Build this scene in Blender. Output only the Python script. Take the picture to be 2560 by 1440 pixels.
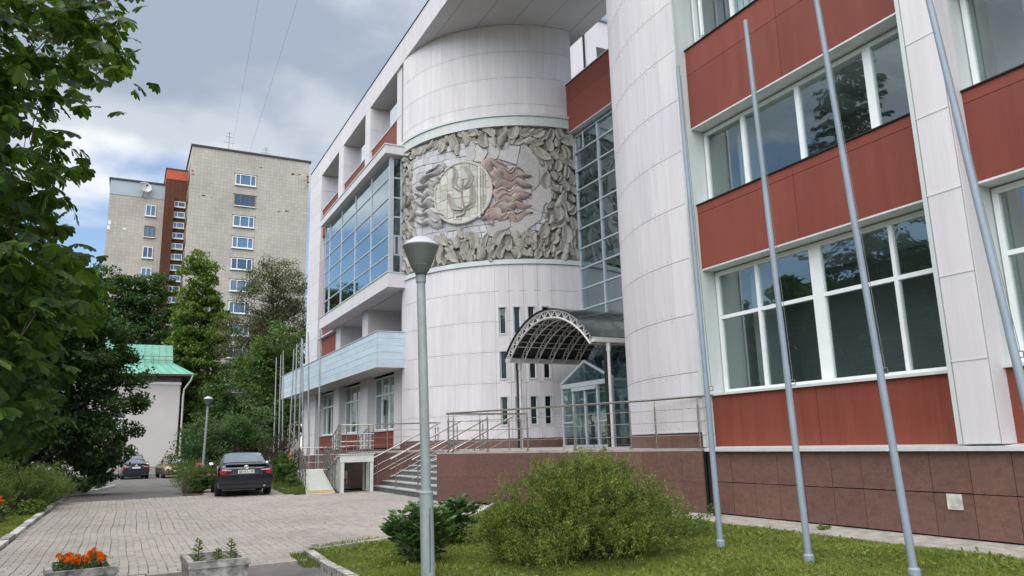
import bpy, math, random
import numpy as np
from mathutils import Vector, Matrix
for _o in list(bpy.data.objects): bpy.data.objects.remove(_o)
SC = bpy.context.scene
COL = SC.collection
random.seed(7); RNG = np.random.default_rng(7)
R_ = math.radians

# ------------------------------------------------------------------ camera
YAW, PITCH, ROLL, EYE = R_(27.4), R_(11.8), R_(1.45), 1.55
fw = Vector((math.sin(YAW)*math.cos(PITCH), math.cos(YAW)*math.cos(PITCH), math.sin(PITCH)))
r0 = Vector((math.cos(YAW), -math.sin(YAW), 0)); u0 = r0.cross(fw)
rt = math.cos(ROLL)*r0 - math.sin(ROLL)*u0; up = math.cos(ROLL)*u0 + math.sin(ROLL)*r0
cam = bpy.data.cameras.new('camera'); camo = bpy.data.objects.new('camera', cam); COL.objects.link(camo)
cam.sensor_width = 36; cam.lens = 36*1850/2560; cam.clip_start = 0.05; cam.clip_end = 3000
m = Matrix(((rt.x, up.x, -fw.x, 0), (rt.y, up.y, -fw.y, 0), (rt.z, up.z, -fw.z, EYE), (0, 0, 0, 1)))
camo.matrix_world = m; SC.camera = camo

# ------------------------------------------------------------------ sky, sun, exposure
SUN_EL, SUN_AZ = R_(56), R_(232)          # azimuth clockwise from +Y
wd = bpy.data.worlds.new('World'); SC.world = wd; wd.use_nodes = True
wt = wd.node_tree; wn = wt.nodes; wl = wt.links
for n_ in list(wn): wn.remove(n_)
wout = wn.new('ShaderNodeOutputWorld'); wbg = wn.new('ShaderNodeBackground'); wbg.inputs['Strength'].default_value = 0.05
sky = wn.new('ShaderNodeTexSky'); sky.sky_type = 'NISHITA'; sky.sun_disc = False
sky.sun_elevation = SUN_EL; sky.sun_rotation = SUN_AZ; sky.air_density = 1.0; sky.dust_density = 0.3; sky.ozone_density = 1.6
def wmath(op, a, b=None, c=None):
    n = wn.new('ShaderNodeMath'); n.operation = op
    for i, v in enumerate((a, b, c)):
        if v is None: continue
        if isinstance(v, (int, float)): n.inputs[i].default_value = v
        else: wl.new(v, n.inputs[i])
    return n.outputs[0]
def wramp(fac, stops, interp='EASE'):
    n = wn.new('ShaderNodeValToRGB'); n.color_ramp.interpolation = interp
    el = n.color_ramp.elements
    while len(el) < len(stops): el.new(0.5)
    for e, (p, c) in zip(el, stops): e.position = p; e.color = c if len(c) == 4 else (*c, 1)
    wl.new(fac, n.inputs[0]); return n.outputs[0]
tc = wn.new('ShaderNodeTexCoord'); sx = wn.new('ShaderNodeSeparateXYZ'); wl.new(tc.outputs['Generated'], sx.inputs[0])
den = wmath('ADD', wmath('MAXIMUM', sx.outputs['Z'], 0.0), 0.28)
px_ = wmath('DIVIDE', sx.outputs['X'], den); py_ = wmath('DIVIDE', sx.outputs['Y'], den)
cx_ = wn.new('ShaderNodeCombineXYZ'); wl.new(px_, cx_.inputs[0]); wl.new(py_, cx_.inputs[1]); cx_.inputs[2].default_value = 3.7
def wnoise(scale, detail, rough, dist=0.0, off=(0, 0, 0)):
    mp = wn.new('ShaderNodeMapping'); mp.inputs['Location'].default_value = off; wl.new(cx_.outputs[0], mp.inputs[0])
    n = wn.new('ShaderNodeTexNoise'); n.inputs['Scale'].default_value = scale; n.inputs['Detail'].default_value = detail
    n.inputs['Roughness'].default_value = rough; n.inputs['Distortion'].default_value = dist
    wl.new(mp.outputs[0], n.inputs['Vector']); return n.outputs['Fac']
OX, OY = 10.81, 1.358
CL1 = wnoise(0.95, 6.0, 0.48, 0.2, (OX, OY, 0.0))
CL2 = wnoise(1.7, 6.0, 0.50, 0.25, (OX+1.1, OY+2.7, 1.0))
CL3 = wnoise(4.2, 6.0, 0.55, 0.2, (1.2, 7.3, 2.0))
# cloud deck: a layer that thins out towards the horizon, bright at its ragged rim, grey underneath
elev = wmath('MULTIPLY', wmath('SUBTRACT', sx.outputs['Z'], 0.445), 1.6)
det = wmath('SUBTRACT', CL3, 0.5)
cov = wmath('ADD', wmath('ADD', wmath('MULTIPLY', wmath('SUBTRACT', CL1, 0.5), 1.7), wmath('ADD', elev, 0.5)), wmath('MULTIPLY', det, 0.22))
covm = wramp(cov, [(0.36, (0, 0, 0)), (0.54, (1, 1, 1))])
shade = wmath('ADD', wmath('ADD', CL2, 0.055), wmath('MULTIPLY', det, 0.45))
shade = wmath('SUBTRACT', shade, wmath('MULTIPLY', wmath('MINIMUM', wmath('SUBTRACT', cov, 0.47), 0.22), 1.35))
ccol = wramp(shade, [(0.22, (2.25, 2.65, 3.3)), (0.41, (3.55, 3.88, 4.35)), (0.58, (5.9, 5.95, 6.0))])
wmx = wn.new('ShaderNodeMix'); wmx.data_type = 'RGBA'
wl.new(covm, wmx.inputs[0]); wl.new(sky.outputs[0], wmx.inputs[6]); wl.new(ccol, wmx.inputs[7])
wl.new(wmx.outputs[2], wbg.inputs['Color']); wl.new(wbg.outputs[0], wout.inputs[0])
sun = bpy.data.lights.new('sun', 'SUN'); sun.energy = 1.5; sun.angle = R_(95); sun.color = (1.0, 0.96, 0.9)
suno = bpy.data.objects.new('sun', sun); COL.objects.link(suno)
sd = Vector((math.sin(SUN_AZ)*math.cos(SUN_EL), math.cos(SUN_AZ)*math.cos(SUN_EL), math.sin(SUN_EL)))
suno.rotation_euler = sd.to_track_quat('Z', 'Y').to_euler(); suno.location = (0, 0, 60)
SC.view_settings.view_transform = 'Standard'; SC.view_settings.look = 'None'
SC.view_settings.gamma = 1; SC.view_settings.use_curve_mapping = False; SC.view_settings.exposure = 1.85
SC.render.engine = 'CYCLES'; SC.cycles.max_bounces = 8; SC.cycles.transparent_max_bounces = 16
SC.cycles.use_denoising = True

# ------------------------------------------------------------------ materials
MATS = {}
class NT:
    def __init__(s, name):
        s.m = bpy.data.materials.new(name); s.m.use_nodes = True; s.t = s.m.node_tree; s.n = s.t.nodes; s.l = s.t.links
        s.b = s.n['Principled BSDF']; s.out = s.n['Material Output']; MATS[name] = s.m
    def new(s, k, **kw):
        n = s.n.new(k)
        for a, v in kw.items(): setattr(n, a, v)
        return n
    def set(s, node, key, v):
        if hasattr(v, 'is_output') or hasattr(v, 'links'): s.l.new(v, node.inputs[key])
        else: node.inputs[key].default_value = v
    def noise(s, scale, detail=4, rough=.55, coord='Object', stretch=(1, 1, 1), dist=0):
        t = s.new('ShaderNodeTexCoord'); mp = s.new('ShaderNodeMapping'); mp.inputs['Scale'].default_value = stretch
        s.l.new(t.outputs[coord], mp.inputs[0]); n = s.new('ShaderNodeTexNoise')
        n.inputs['Scale'].default_value = scale; n.inputs['Detail'].default_value = detail
        n.inputs['Roughness'].default_value = rough; n.inputs['Distortion'].default_value = dist
        s.l.new(mp.outputs[0], n.inputs['Vector']); return n.outputs['Fac']
    def wnoise(s, scale, detail=4, rough=.55, stretch=(1, 1, 1), dist=0):
        g = s.new('ShaderNodeNewGeometry'); mp = s.new('ShaderNodeMapping'); mp.inputs['Scale'].default_value = stretch
        s.l.new(g.outputs['Position'], mp.inputs[0]); n = s.new('ShaderNodeTexNoise')
        n.inputs['Scale'].default_value = scale; n.inputs['Detail'].default_value = detail
        n.inputs['Roughness'].default_value = rough; n.inputs['Distortion'].default_value = dist
        s.l.new(mp.outputs[0], n.inputs['Vector']); return n.outputs['Fac']
    def ramp(s, fac, stops, interp='LINEAR'):
        n = s.new('ShaderNodeValToRGB'); n.color_ramp.interpolation = interp; el = n.color_ramp.elements
        while len(el) < len(stops): el.new(0.5)
        for e, (p, c) in zip(el, stops): e.position = p; e.color = (*c, 1) if len(c) == 3 else c
        s.l.new(fac, n.inputs[0]); return n.outputs[0]
    def mix(s, fac, a, b, mode='MIX'):
        n = s.new('ShaderNodeMix', data_type='RGBA', blend_type=mode)
        for i, v in ((0, fac), (6, a), (7, b)):
            if isinstance(v, tuple): n.inputs[i].default_value = (*v, 1) if len(v) == 3 else v
            elif isinstance(v, (int, float)): n.inputs[i].default_value = v
            else: s.l.new(v, n.inputs[i])
        return n.outputs[2]
    def math(s, op, a, b=None):
        n = s.new('ShaderNodeMath', operation=op)
        for i, v in enumerate((a, b)):
            if v is None: continue
            if isinstance(v, (int, float)): n.inputs[i].default_value = v
            else: s.l.new(v, n.inputs[i])
        return n.outputs[0]
    def rnd(s):
        a = s.new('ShaderNodeObjectInfo').outputs['Random']; b = s.new('ShaderNodeNewGeometry').outputs['Random Per Island']
        return s.math('FRACT', s.math('ADD', a, b))
    def bump(s, h, strength=.3, dist=.02):
        n = s.new('ShaderNodeBump'); n.inputs['Strength'].default_value = strength; n.inputs['Distance'].default_value = dist
        s.l.new(h, n.inputs['Height']); s.l.new(n.outputs[0], s.b.inputs['Normal'])
    def base(s, c, rough=.6, metal=0, spec=.5):
        if isinstance(c, tuple): s.b.inputs['Base Color'].default_value = (*c, 1)
        else: s.l.new(c, s.b.inputs['Base Color'])
        if isinstance(rough, (int, float)): s.b.inputs['Roughness'].default_value = rough
        else: s.l.new(rough, s.b.inputs['Roughness'])
        s.b.inputs['Metallic'].default_value = metal; s.b.inputs['Specular IOR Level'].default_value = spec
        return s
def varied(name, c, amt=.12, scale=3., rough=.6, metal=0, rnd=.0, stretch=(1, 1, 1), bump=0, bscale=40, spec=.5, world=True):
    t = NT(name); f = (t.wnoise if world else t.noise)(scale, 5, .6, stretch=stretch)
    lo = tuple(x*(1-amt) for x in c); hi = tuple(min(1, x*(1+amt)) for x in c)
    col = t.ramp(f, [(.3, lo), (.7, hi)])
    if rnd: col = t.mix(1.0, col, t.ramp(t.rnd(), [(0, (1-rnd,)*3), (1, (1+rnd*.5,)*3)]), 'MULTIPLY')
    t.base(col, rough, metal, spec)
    if bump: t.bump((t.wnoise if world else t.noise)(bscale, 4, .6, stretch=stretch), bump, .01)
    return t.m
def plain(name, c, rough=.5, metal=0, spec=.5): return NT(name).base(c, rough, metal, spec).m

# pale cladding boards: faint vertical streaks, each board a shade apart
t = NT('cladding')
f1 = t.wnoise(1.2, 4, .6, stretch=(3, 3, .35)); f2 = t.wnoise(14, 3, .6, stretch=(1, 1, .04))
c = t.ramp(f1, [(.3, (.585, .558, .585)), (.7, (.67, .645, .668))])
c = t.mix(.13, c, t.ramp(f2, [(.35, (.49, .46, .48)), (.65, (.70, .67, .69))]))
c = t.mix(1., c, t.ramp(t.rnd(), [(0, (.94, .935, .945)), (1, (1.03, 1.03, 1.03))]), 'MULTIPLY')
t.base(c, .62, 0, .3)
varied('cladding_flat', (.615, .59, .61), .07, .8, .6, stretch=(2, 2, .4), spec=.3)
varied('soffit', (.56, .55, .56), .06, .5, .7, spec=.2)
varied('trim', (.52, .56, .55), .07, 1.5, .5, stretch=(2, 2, .3))
t = NT('red_panel'); f = t.wnoise(2.2, 6, .65, stretch=(1, 1, .5)); f2 = t.wnoise(30, 2, .5); f3 = t.wnoise(5, 5, .7, stretch=(1, 1, .06))
c = t.ramp(f, [(.3, (.180, .042, .024)), (.72, (.222, .054, .032))]); c = t.mix(.12, c, t.ramp(f2, [(.4, (.15, .03, .025)), (.6, (.27, .08, .06))])); c = t.mix(.35, c, t.ramp(f3, [(.35, (.150, .035, .026)), (.62, (.235, .062, .045))]))
c = t.mix(1., c, t.ramp(t.rnd(), [(0, (.93, .93, .93)), (1, (1.05, 1.05, 1.05))]), 'MULTIPLY')
t.base(c, t.ramp(f3, [(.3, (.45,)*3), (.7, (.65,)*3)]), 0, .35)
t = NT('granite'); f = t.wnoise(7, 5, .7, stretch=(1, 1, 1.6), dist=.6); f2 = t.wnoise(22, 3, .7, stretch=(2.2, 2.2, 1.), dist=1.2)
c = t.ramp(f, [(.3, (.125, .066, .055)), (.7, (.190, .105, .088))]); c = t.mix(t.ramp(f2, [(.60, (0, 0, 0)), (.68, (.8, .8, .8))]), c, (.075, .038, .034))
c = t.mix(1., c, t.ramp(t.rnd(), [(0, (.88, .88, .9)), (1, (1.08, 1.06, 1.05))]), 'MULTIPLY'); t.base(c, .45, 0, .45)
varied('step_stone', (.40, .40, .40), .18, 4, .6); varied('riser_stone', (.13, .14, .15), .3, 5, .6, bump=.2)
varied('deck_stone', (.33, .31, .29), .2, 2, .7)
t = NT('steel'); t.base((.40, .37, .345), t.ramp(t.wnoise(18, 3, .6), [(.3, (.24,)*3), (.7, (.38,)*3)]), 1.0)
varied('pole_paint', (.235, .285, .345), .12, 6, .5, stretch=(1, 1, .3), spec=.5)
varied('galv', (.36, .38, .39), .15, 7, .45, .35, stretch=(1, 1, .3))
varied('lamp_paint', (.30, .34, .345), .14, 14, .5, stretch=(1, 1, .5))
varied('lamp_dark', (.15, .165, .15), .15, 6, .45); varied('lamp_top', (.46, .48, .52), .08, 6, .35)
varied('pvc', (.74, .77, .78), .05, 3, .35); varied('alu', (.48, .52, .56), .08, 3, .4, .3)
varied('white_steel', (.60, .62, .58), .10, 4, .5); plain('dark_gap', (.02, .02, .02), .9); plain('seam', (.30, .28, .29), .9); plain('black_rubber', (.02, .02, .02), .8)
varied('canopy_steel', (.60, .585, .565), .10, 5, .4, .15); plain('paver_dark', (.10, .09, .085), .8)
t = NT('smoked_sheet'); t.base((.018, .020, .020), .16, 0, .55)
varied('ledge_white', (.66, .67, .68), .08, 5, .4, .2)
varied('blue_board', (.50, .605, .68), .10, 1.6, .45, stretch=(1, 1, 2), rnd=.06)
varied('concrete', (.33, .31, .28), .35, 5, .85, bump=.4); varied('rough_concrete', (.36, .34, .31), .7, 9, .9, bump=.7, bscale=30)
varied('asphalt', (.125, .12, .115), .28, 1.3, .85, bump=.4, bscale=60); varied('kerb_paint', (.55, .54, .50), .35, 6, .8)
t = NT('paver'); f = t.wnoise(.55, 5, .6); f2 = t.wnoise(45, 3, .6)
f0 = t.wnoise(.22, 6, .65); c = t.ramp(f, [(.3, (.30, .273, .25)), (.7, (.385, .355, .33))]); c = t.mix(1., c, t.ramp(f0, [(.32, (.80, .80, .80)), (.5, (1, 1, 1)), (.7, (1.1, 1.09, 1.08))]), 'MULTIPLY'); c = t.mix(.3, c, t.ramp(f2, [(.3, (.215, .197, .184)), (.7, (.43, .405, .385))]))
c = t.mix(1., c, t.ramp(t.rnd(), [(0, (.86, .85, .84)), (.8, (1.05, 1.05, 1.05)), (1, (1.1, 1.04, 1.0))]), 'MULTIPLY'); t.base(c, .8, 0, .3); t.bump(f2, .3, .01)
varied('joint_sand', (.105, .092, .075), .4, 4, .95)
t = NT('soil_grass'); f = t.wnoise(2.4, 6, .7); f2 = t.wnoise(26, 4, .7)
c = t.ramp(f, [(.3, (.060, .075, .018)), (.5, (.105, .13, .030)), (.75, (.155, .16, .050))]); c = t.mix(.5, c, t.ramp(f2, [(.3, (.035, .04, .014)), (.7, (.16, .18, .05))])); t.base(c, .95, 0, .1); t.bump(f2, .6, .03)
varied('soil', (.055, .042, .03), .4, 8, .95, bump=.6)
varied('ground', (.07, .075, .035), .4, .6, .95)
varied('terracotta_tile', (.32, .17, .13), .2, 6, .8)
def leafmat(name, c1, c2, trans=.35, rough=.5, ns=1.1, amp=.2):
    t = NT(name); geo = t.new('ShaderNodeNewGeometry'); col = t.ramp(geo.outputs['Random Per Island'], [(0, c1), (1, c2)])
    f = t.wnoise(ns, 3, .6); col = t.mix(1., col, t.ramp(f, [(.3, (1-amp*1.1, 1-amp, 1-amp*1.2)), (.7, (1+amp*.9, 1+amp*.8, 1+amp*.5))]), 'MULTIPLY')
    t.base(col, rough, 0, .35); tr = t.new('ShaderNodeBsdfTranslucent'); t.l.new(t.mix(1., col, (1.5, 1.6, .8), 'MULTIPLY'), tr.inputs[0])
    mx = t.new('ShaderNodeMixShader'); mx.inputs[0].default_value = trans
    t.l.new(t.b.outputs[0], mx.inputs[1]); t.l.new(tr.outputs[0], mx.inputs[2]); t.l.new(mx.outputs[0], t.out.inputs[0]); return t.m
leafmat('leaf_chestnut', (.020, .046, .009), (.085, .150, .028), .48, .42, ns=2.2, amp=.35)
leafmat('leaf_dark', (0.027, 0.062, 0.019), (0.065, 0.119, 0.035)); leafmat('leaf_mid', (0.045, 0.094, 0.022), (0.100, 0.169, 0.045))
leafmat('leaf_light', (0.075, 0.127, 0.023), (0.149, 0.213, 0.048)); leafmat('leaf_olive', (0.060, 0.072, 0.036), (0.126, 0.132, 0.070))
leafmat('leaf_lilac', (0.038, 0.084, 0.032), (0.101, 0.169, 0.068)); leafmat('leaf_purple', (.034, .018, .017), (.080, .045, .036), .2)
leafmat('leaf_spirea', (.052, .088, .018), (.25, .305, .080), .38, ns=4.0, amp=.5); leafmat('leaf_spirea2', (.075, .125, .036), (.175, .245, .070), .3, ns=2.5, amp=.3)
leafmat('leaf_peony', (.042, .100, .034), (.105, .185, .066), .25, .35); leafmat('grass_blade', (.110, .150, .026), (.30, .34, .085), .4, .6, ns=1.0, amp=.42)
leafmat('clover', (0.083, 0.132, 0.028), (0.165, 0.215, 0.055), .3); leafmat('needle', (.018, .036, .016), (.045, .068, .028), .15)
leafmat('leaf_pale', (.085, .130, .060), (.170, .220, .110), .3)
leafmat('petal_orange', (.62, .115, .004), (.80, .26, .008), .3, .6); leafmat('petal_pink', (.62, .16, .26), (.75, .30, .40), .3)
leafmat('petal_white', (.60, .58, .52), (.75, .74, .70), .3)
varied('bark', (.060, .048, .038), .3, 9, .9, stretch=(1, 1, .3), bump=.6); varied('twig', (.10, .075, .055), .3, 9, .9)
def glass(name, tint, ior, refl=(1, 1, 1), boost=0.0, rough=0.0):
    t = NT(name); t.n.remove(t.b); tr = t.new('ShaderNodeBsdfTransparent'); tr.inputs[0].default_value = (*tint, 1)
    gl = t.new('ShaderNodeBsdfGlossy'); gl.inputs[0].default_value = (*refl, 1); gl.inputs['Roughness'].default_value = rough
    ge = t.new('ShaderNodeNewGeometry'); dp = t.new('ShaderNodeVectorMath', operation='DOT_PRODUCT'); t.l.new(ge.outputs['Normal'], dp.inputs[0]); t.l.new(ge.outputs['Incoming'], dp.inputs[1])
    f0 = ((ior-1)/(ior+1))**2; sch = t.math('ADD', t.math('MULTIPLY', t.math('POWER', t.math('SUBTRACT', 1.0, t.math('ABSOLUTE', dp.outputs['Value'])), 5.0), 1-f0), f0)   # the same for both faces of a thin pane
    wv = t.wnoise(1.1, 2, .5); bp = t.new('ShaderNodeBump'); bp.inputs['Strength'].default_value = .025; bp.inputs['Distance'].default_value = .12
    t.l.new(wv, bp.inputs['Height']); t.l.new(bp.outputs[0], gl.inputs['Normal'])
    mx = t.new('ShaderNodeMixShader'); t.l.new(t.math('MINIMUM', t.math('ADD', sch, boost), 1.0), mx.inputs[0]); t.l.new(tr.outputs[0], mx.inputs[1]); t.l.new(gl.outputs[0], mx.inputs[2])
    t.l.new(mx.outputs[0], t.out.inputs[0]); return t.m
glass('window_glass', (.88, .93, .92), 1.7, (.92, .97, 1.0), .06); glass('slot_glass', (.55, .58, .58), 1.45, (.9, .95, 1.0), 0.0); glass('bay_glass', (.60, .70, .74), 1.7, (.74, .85, .89), .28)
glass('curtain_glass', (.80, .88, .90), 1.7, (.85, .95, 1.0), .14); glass('door_glass', (.88, .94, .94), 1.6, (.9, .97, 1.0), .03)
glass('far_glass', (.72, .78, .82), 1.6, (.85, .93, 1.0), .06); glass('car_glass', (.10, .11, .12), 1.9, (.95, .98, 1.0), .5)
glass('dish_mesh', (.75, .78, .80), 1.1, (.8, .85, .9), .12, .3)
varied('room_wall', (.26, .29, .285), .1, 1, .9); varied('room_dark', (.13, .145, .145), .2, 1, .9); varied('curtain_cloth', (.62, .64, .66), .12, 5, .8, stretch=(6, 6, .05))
plain('headlamp', (.75, .78, .8), .1, 0, .8)

# ------------------------------------------------------------------ helpers
def link(name, data, parent=None):
    o = bpy.data.objects.new(name, data); COL.objects.link(o)
    if parent is not None: o.parent = parent
    return o
def tag(o, label=None, cat=None, group=None, kind=None):
    if label: o['label'] = label
    if cat: o['category'] = cat
    if group: o['group'] = group
    if kind: o['kind'] = kind
    return o
def thing(name, label, cat, loc=(0, 0, 0), rz=0, group=None):
    o = link(name, None); o.empty_display_size = .2; o.location = loc; o.rotation_euler = (0, 0, rz)
    return tag(o, label, cat, group)
def mesh_np(name, V, loops, sizes, mat=None, smooth=False):
    me = bpy.data.meshes.new(name); V = np.asarray(V, np.float32); loops = np.asarray(loops, np.int32).ravel(); sizes = np.asarray(sizes, np.int32)
    me.vertices.add(len(V)); me.vertices.foreach_set('co', V.ravel()); me.loops.add(len(loops)); me.loops.foreach_set('vertex_index', loops)
    me.polygons.add(len(sizes)); st = np.concatenate(([0], np.cumsum(sizes)[:-1])).astype(np.int32) if len(sizes) else sizes
    me.polygons.foreach_set('loop_start', st)
    try: me.polygons.foreach_set('loop_total', sizes)
    except Exception: pass
    if smooth: me.polygons.foreach_set('use_smooth', np.ones(len(sizes), bool))
    me.update(calc_edges=True); me.validate()
    if mat: me.materials.append(MATS[mat])
    return me
class MB:
    def __init__(s): s.v = []; s.f = []
    def add(s, vs, fs):
        b = len(s.v); s.v.extend(tuple(p) for p in vs); s.f.extend(tuple(b+i for i in f) for f in fs); return s
    def hexa(s, c):  # 8 corners: bottom 4 ccw, top 4 ccw
        return s.add(c, [(3, 2, 1, 0), (4, 5, 6, 7), (0, 1, 5, 4), (1, 2, 6, 5), (2, 3, 7, 6), (3, 0, 4, 7)])
    def box(s, x0, x1, y0, y1, z0, z1):
        if x0 > x1: x0, x1 = x1, x0
        if y0 > y1: y0, y1 = y1, y0
        if z0 > z1: z0, z1 = z1, z0
        return s.hexa([(x0, y0, z0), (x1, y0, z0), (x1, y1, z0), (x0, y1, z0), (x0, y0, z1), (x1, y0, z1), (x1, y1, z1), (x0, y1, z1)])
    def prism(s, poly, z0, z1):
        n = len(poly); a = sum(poly[i][0]*poly[(i+1) % n][1]-poly[(i+1) % n][0]*poly[i][1] for i in range(n))
        if a < 0: poly = poly[::-1]
        zf = (lambda z: (lambda p: z)) ; 
        vs = [(p[0], p[1], z0) for p in poly]+[(p[0], p[1], z1) for p in poly]
        return s.add(vs, [tuple(range(n-1, -1, -1)), tuple(range(n, 2*n))]+[(i, (i+1) % n, n+(i+1) % n, n+i) for i in range(n)])
    def bar(s, p, q, w, h=None):   # square bar between two points
        p = Vector(p); q = Vector(q); h = h or w; d = (q-p).normalized(); ref = Vector((0, 0, 1)) if abs(d.z) < .95 else Vector((1, 0, 0))
        a = d.cross(ref).normalized()*(w/2); b = a.cross(d).normalized()*(h/2)
        return s.hexa([p-a-b, p+a-b, q+a-b, q-a-b, p-a+b, p+a+b, q+a+b, q-a+b])
    def tube(s, pts, r, n=8, cap=True):
        pts = [Vector(p) for p in pts]; rs = r if hasattr(r, '__len__') else [r]*len(pts); k = len(pts); vs = []; pa = None
        for i, p in enumerate(pts):
            d = (pts[min(i+1, k-1)]-pts[max(i-1, 0)]).normalized()
            if pa is None:
                ref = Vector((0, 0, 1)) if abs(d.z) < .9 else Vector((1, 0, 0)); a = d.cross(ref).normalized()
            else:
                a = (pa-d*pa.dot(d)).normalized()
            pa = a; b = d.cross(a)
            for j in range(n):
                t = 2*math.pi*j/n; vs.append(p+(a*math.cos(t)+b*math.sin(t))*rs[i])
        fs = [(i*n+j, i*n+(j+1) % n, (i+1)*n+(j+1) % n, (i+1)*n+j) for i in range(k-1) for j in range(n)]
        if cap: fs += [tuple(range(n-1, -1, -1)), tuple(range((k-1)*n, k*n))]
        return s.add(vs, fs)
    def lathe(s, prof, c=(0, 0, 0), n=24, axis='z'):
        vs = []
        for r, z in prof:
            for j in range(n):
                t = 2*math.pi*j/n; a, b = r*math.cos(t), r*math.sin(t)
                vs.append((c[0]+a, c[1]+b, c[2]+z) if axis == 'z' else (c[0]+z, c[1]+a, c[2]+b))
        k = len(prof); fs = [(i*n+j, i*n+(j+1) % n, (i+1)*n+(j+1) % n, (i+1)*n+j) for i in range(k-1) for j in range(n)]
        fs += [tuple(range(n-1, -1, -1)), tuple(range((k-1)*n, k*n))]
        return s.add(vs, fs)
    def grid(s, P, flip=False):    # P[i][j] points
        ni, nj = len(P), len(P[0]); vs = [p for row in P for p in row]
        fs = [(i*nj+j, (i+1)*nj+j, (i+1)*nj+j+1, i*nj+j+1) for i in range(ni-1) for j in range(nj-1)]
        return s.add(vs, [f[::-1] for f in fs] if flip else fs)
    def mesh(s, name, mat, smooth=False):
        me = bpy.data.meshes.new(name); me.from_pydata(s.v, [], s.f); me.update()
        if smooth:
            me.polygons.foreach_set('use_smooth', [True]*len(me.polygons)); me.set_sharp_from_angle(angle=R_(48))
        if mat: me.materials.append(MATS[mat])
        return me
    def build(s, name, mat, parent=None, smooth=False, label=None):
        o = link(name, s.mesh(name, mat, smooth), parent)
        if smooth == 'auto':
            pass
        if label: o['label'] = label
        return o
def BX(name, mat, parent, *a): return MB().box(*a).build(name, mat, parent)
def smooth_by_angle(o, ang=35):
    me = o.data; me.polygons.foreach_set('use_smooth', [True]*len(me.polygons))
    import bmesh
    bm = bmesh.new(); bm.from_mesh(me)
    for e in bm.edges:
        if len(e.link_faces) == 2 and e.calc_face_angle(0) > R_(ang): e.smooth = False
    bm.to_mesh(me); bm.free(); return o
class WF:   # a vertical wall plane: origin, direction along it, outward normal
    def __init__(s, o, d, n): s.o = o; s.d = d; s.n = n
    def p(s, a, b, z): return (s.o[0]+s.d[0]*a+s.n[0]*b, s.o[1]+s.d[1]*a+s.n[1]*b, z)
    def box(s, mb, a0, a1, b0, b1, z0, z1):
        return mb.hexa([s.p(a0, b0, z0), s.p(a1, b0, z0), s.p(a1, b1, z0), s.p(a0, b1, z0), s.p(a0, b0, z1), s.p(a1, b0, z1), s.p(a1, b1, z1), s.p(a0, b1, z1)]) if (s.d[0]*s.n[1]-s.d[1]*s.n[0]) > 0 else \
            mb.hexa([s.p(a1, b0, z0), s.p(a0, b0, z0), s.p(a0, b1, z0), s.p(a1, b1, z0), s.p(a1, b0, z1), s.p(a0, b0, z1), s.p(a0, b1, z1), s.p(a1, b1, z1)])
def sash_window(parent, wf, a0, a1, z0, z1, vs, hs, fw=.07, mw=.06, fm='pvc', gm='window_glass', depth=.08, sill=None, name='window', wide=()):
    """frame with mullions at vs and transoms at hs; every pane its own piece"""
    w = link(name, None, parent); mb = MB()
    wf.box(mb, a0, a0+fw, -depth, 0, z0, z1); wf.box(mb, a1-fw, a1, -depth, 0, z0, z1)
    wf.box(mb, a0+fw, a1-fw, -depth, 0, z0, z0+fw); wf.box(mb, a0+fw, a1-fw, -depth, 0, z1-fw, z1)
    A = [a0+fw]
    for i, v in enumerate(vs):
        hw = (wide[i] if i < len(wide) else mw)/2
        wf.box(mb, v-hw, v+hw, -depth, .004, z0+fw, z1-fw); A += [v-hw, v+hw]
    A.append(a1-fw)
    Z = [z0+fw]
    for h in hs: Z += [h-mw/2, h+mw/2]
    Z.append(z1-fw)
    for h in hs:
        for i in range(0, len(A), 2): wf.box(mb, A[i], A[i+1], -depth, .002, h-mw/2, h+mw/2)
    mb.build('frame', fm, w)
    for i in range(0, len(A), 2):
        for j in range(0, len(Z), 2):
            q = MB(); wf.box(q, A[i]-.005, A[i+1]+.005, -depth*.6, -depth*.6+.012, Z[j]-.005, Z[j+1]+.005); q.build('pane', gm, w)
    if sill:
        q = MB(); wf.box(q, a0-.02, a1+.02, -.02, sill, z0-.05, z0-.002); q.build('sill', 'ledge_white', w)
    return w
def pip(x, y, poly):
    c = False; n = len(poly)
    for i in range(n):
        x1, y1 = poly[i][:2]; x2, y2 = poly[(i+1) % n][:2]
        if (y1 > y) != (y2 > y) and x < (x2-x1)*(y-y1)/(y2-y1)+x1: c = not c
    return c
def catmull(pts, k=6):
    P = [np.array(p, float) for p in pts]; P = [2*P[0]-P[1]]+P+[2*P[-1]-P[-2]]; out = []
    for i in range(1, len(P)-2):
        for j in range(k):
            t = j/k; out.append(.5*((2*P[i])+(-P[i-1]+P[i+1])*t+(2*P[i-1]-5*P[i]+4*P[i+1]-P[i+2])*t*t+(-P[i-1]+3*P[i]-3*P[i+1]+P[i+2])*t**3))
    out.append(P[-2]); return out
def gz(x, y):   # the car park falls a little towards the far house
    return 0.0 if y < 32 else (-.35 if y > 52 else -.35*(y-32)/20)

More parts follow.
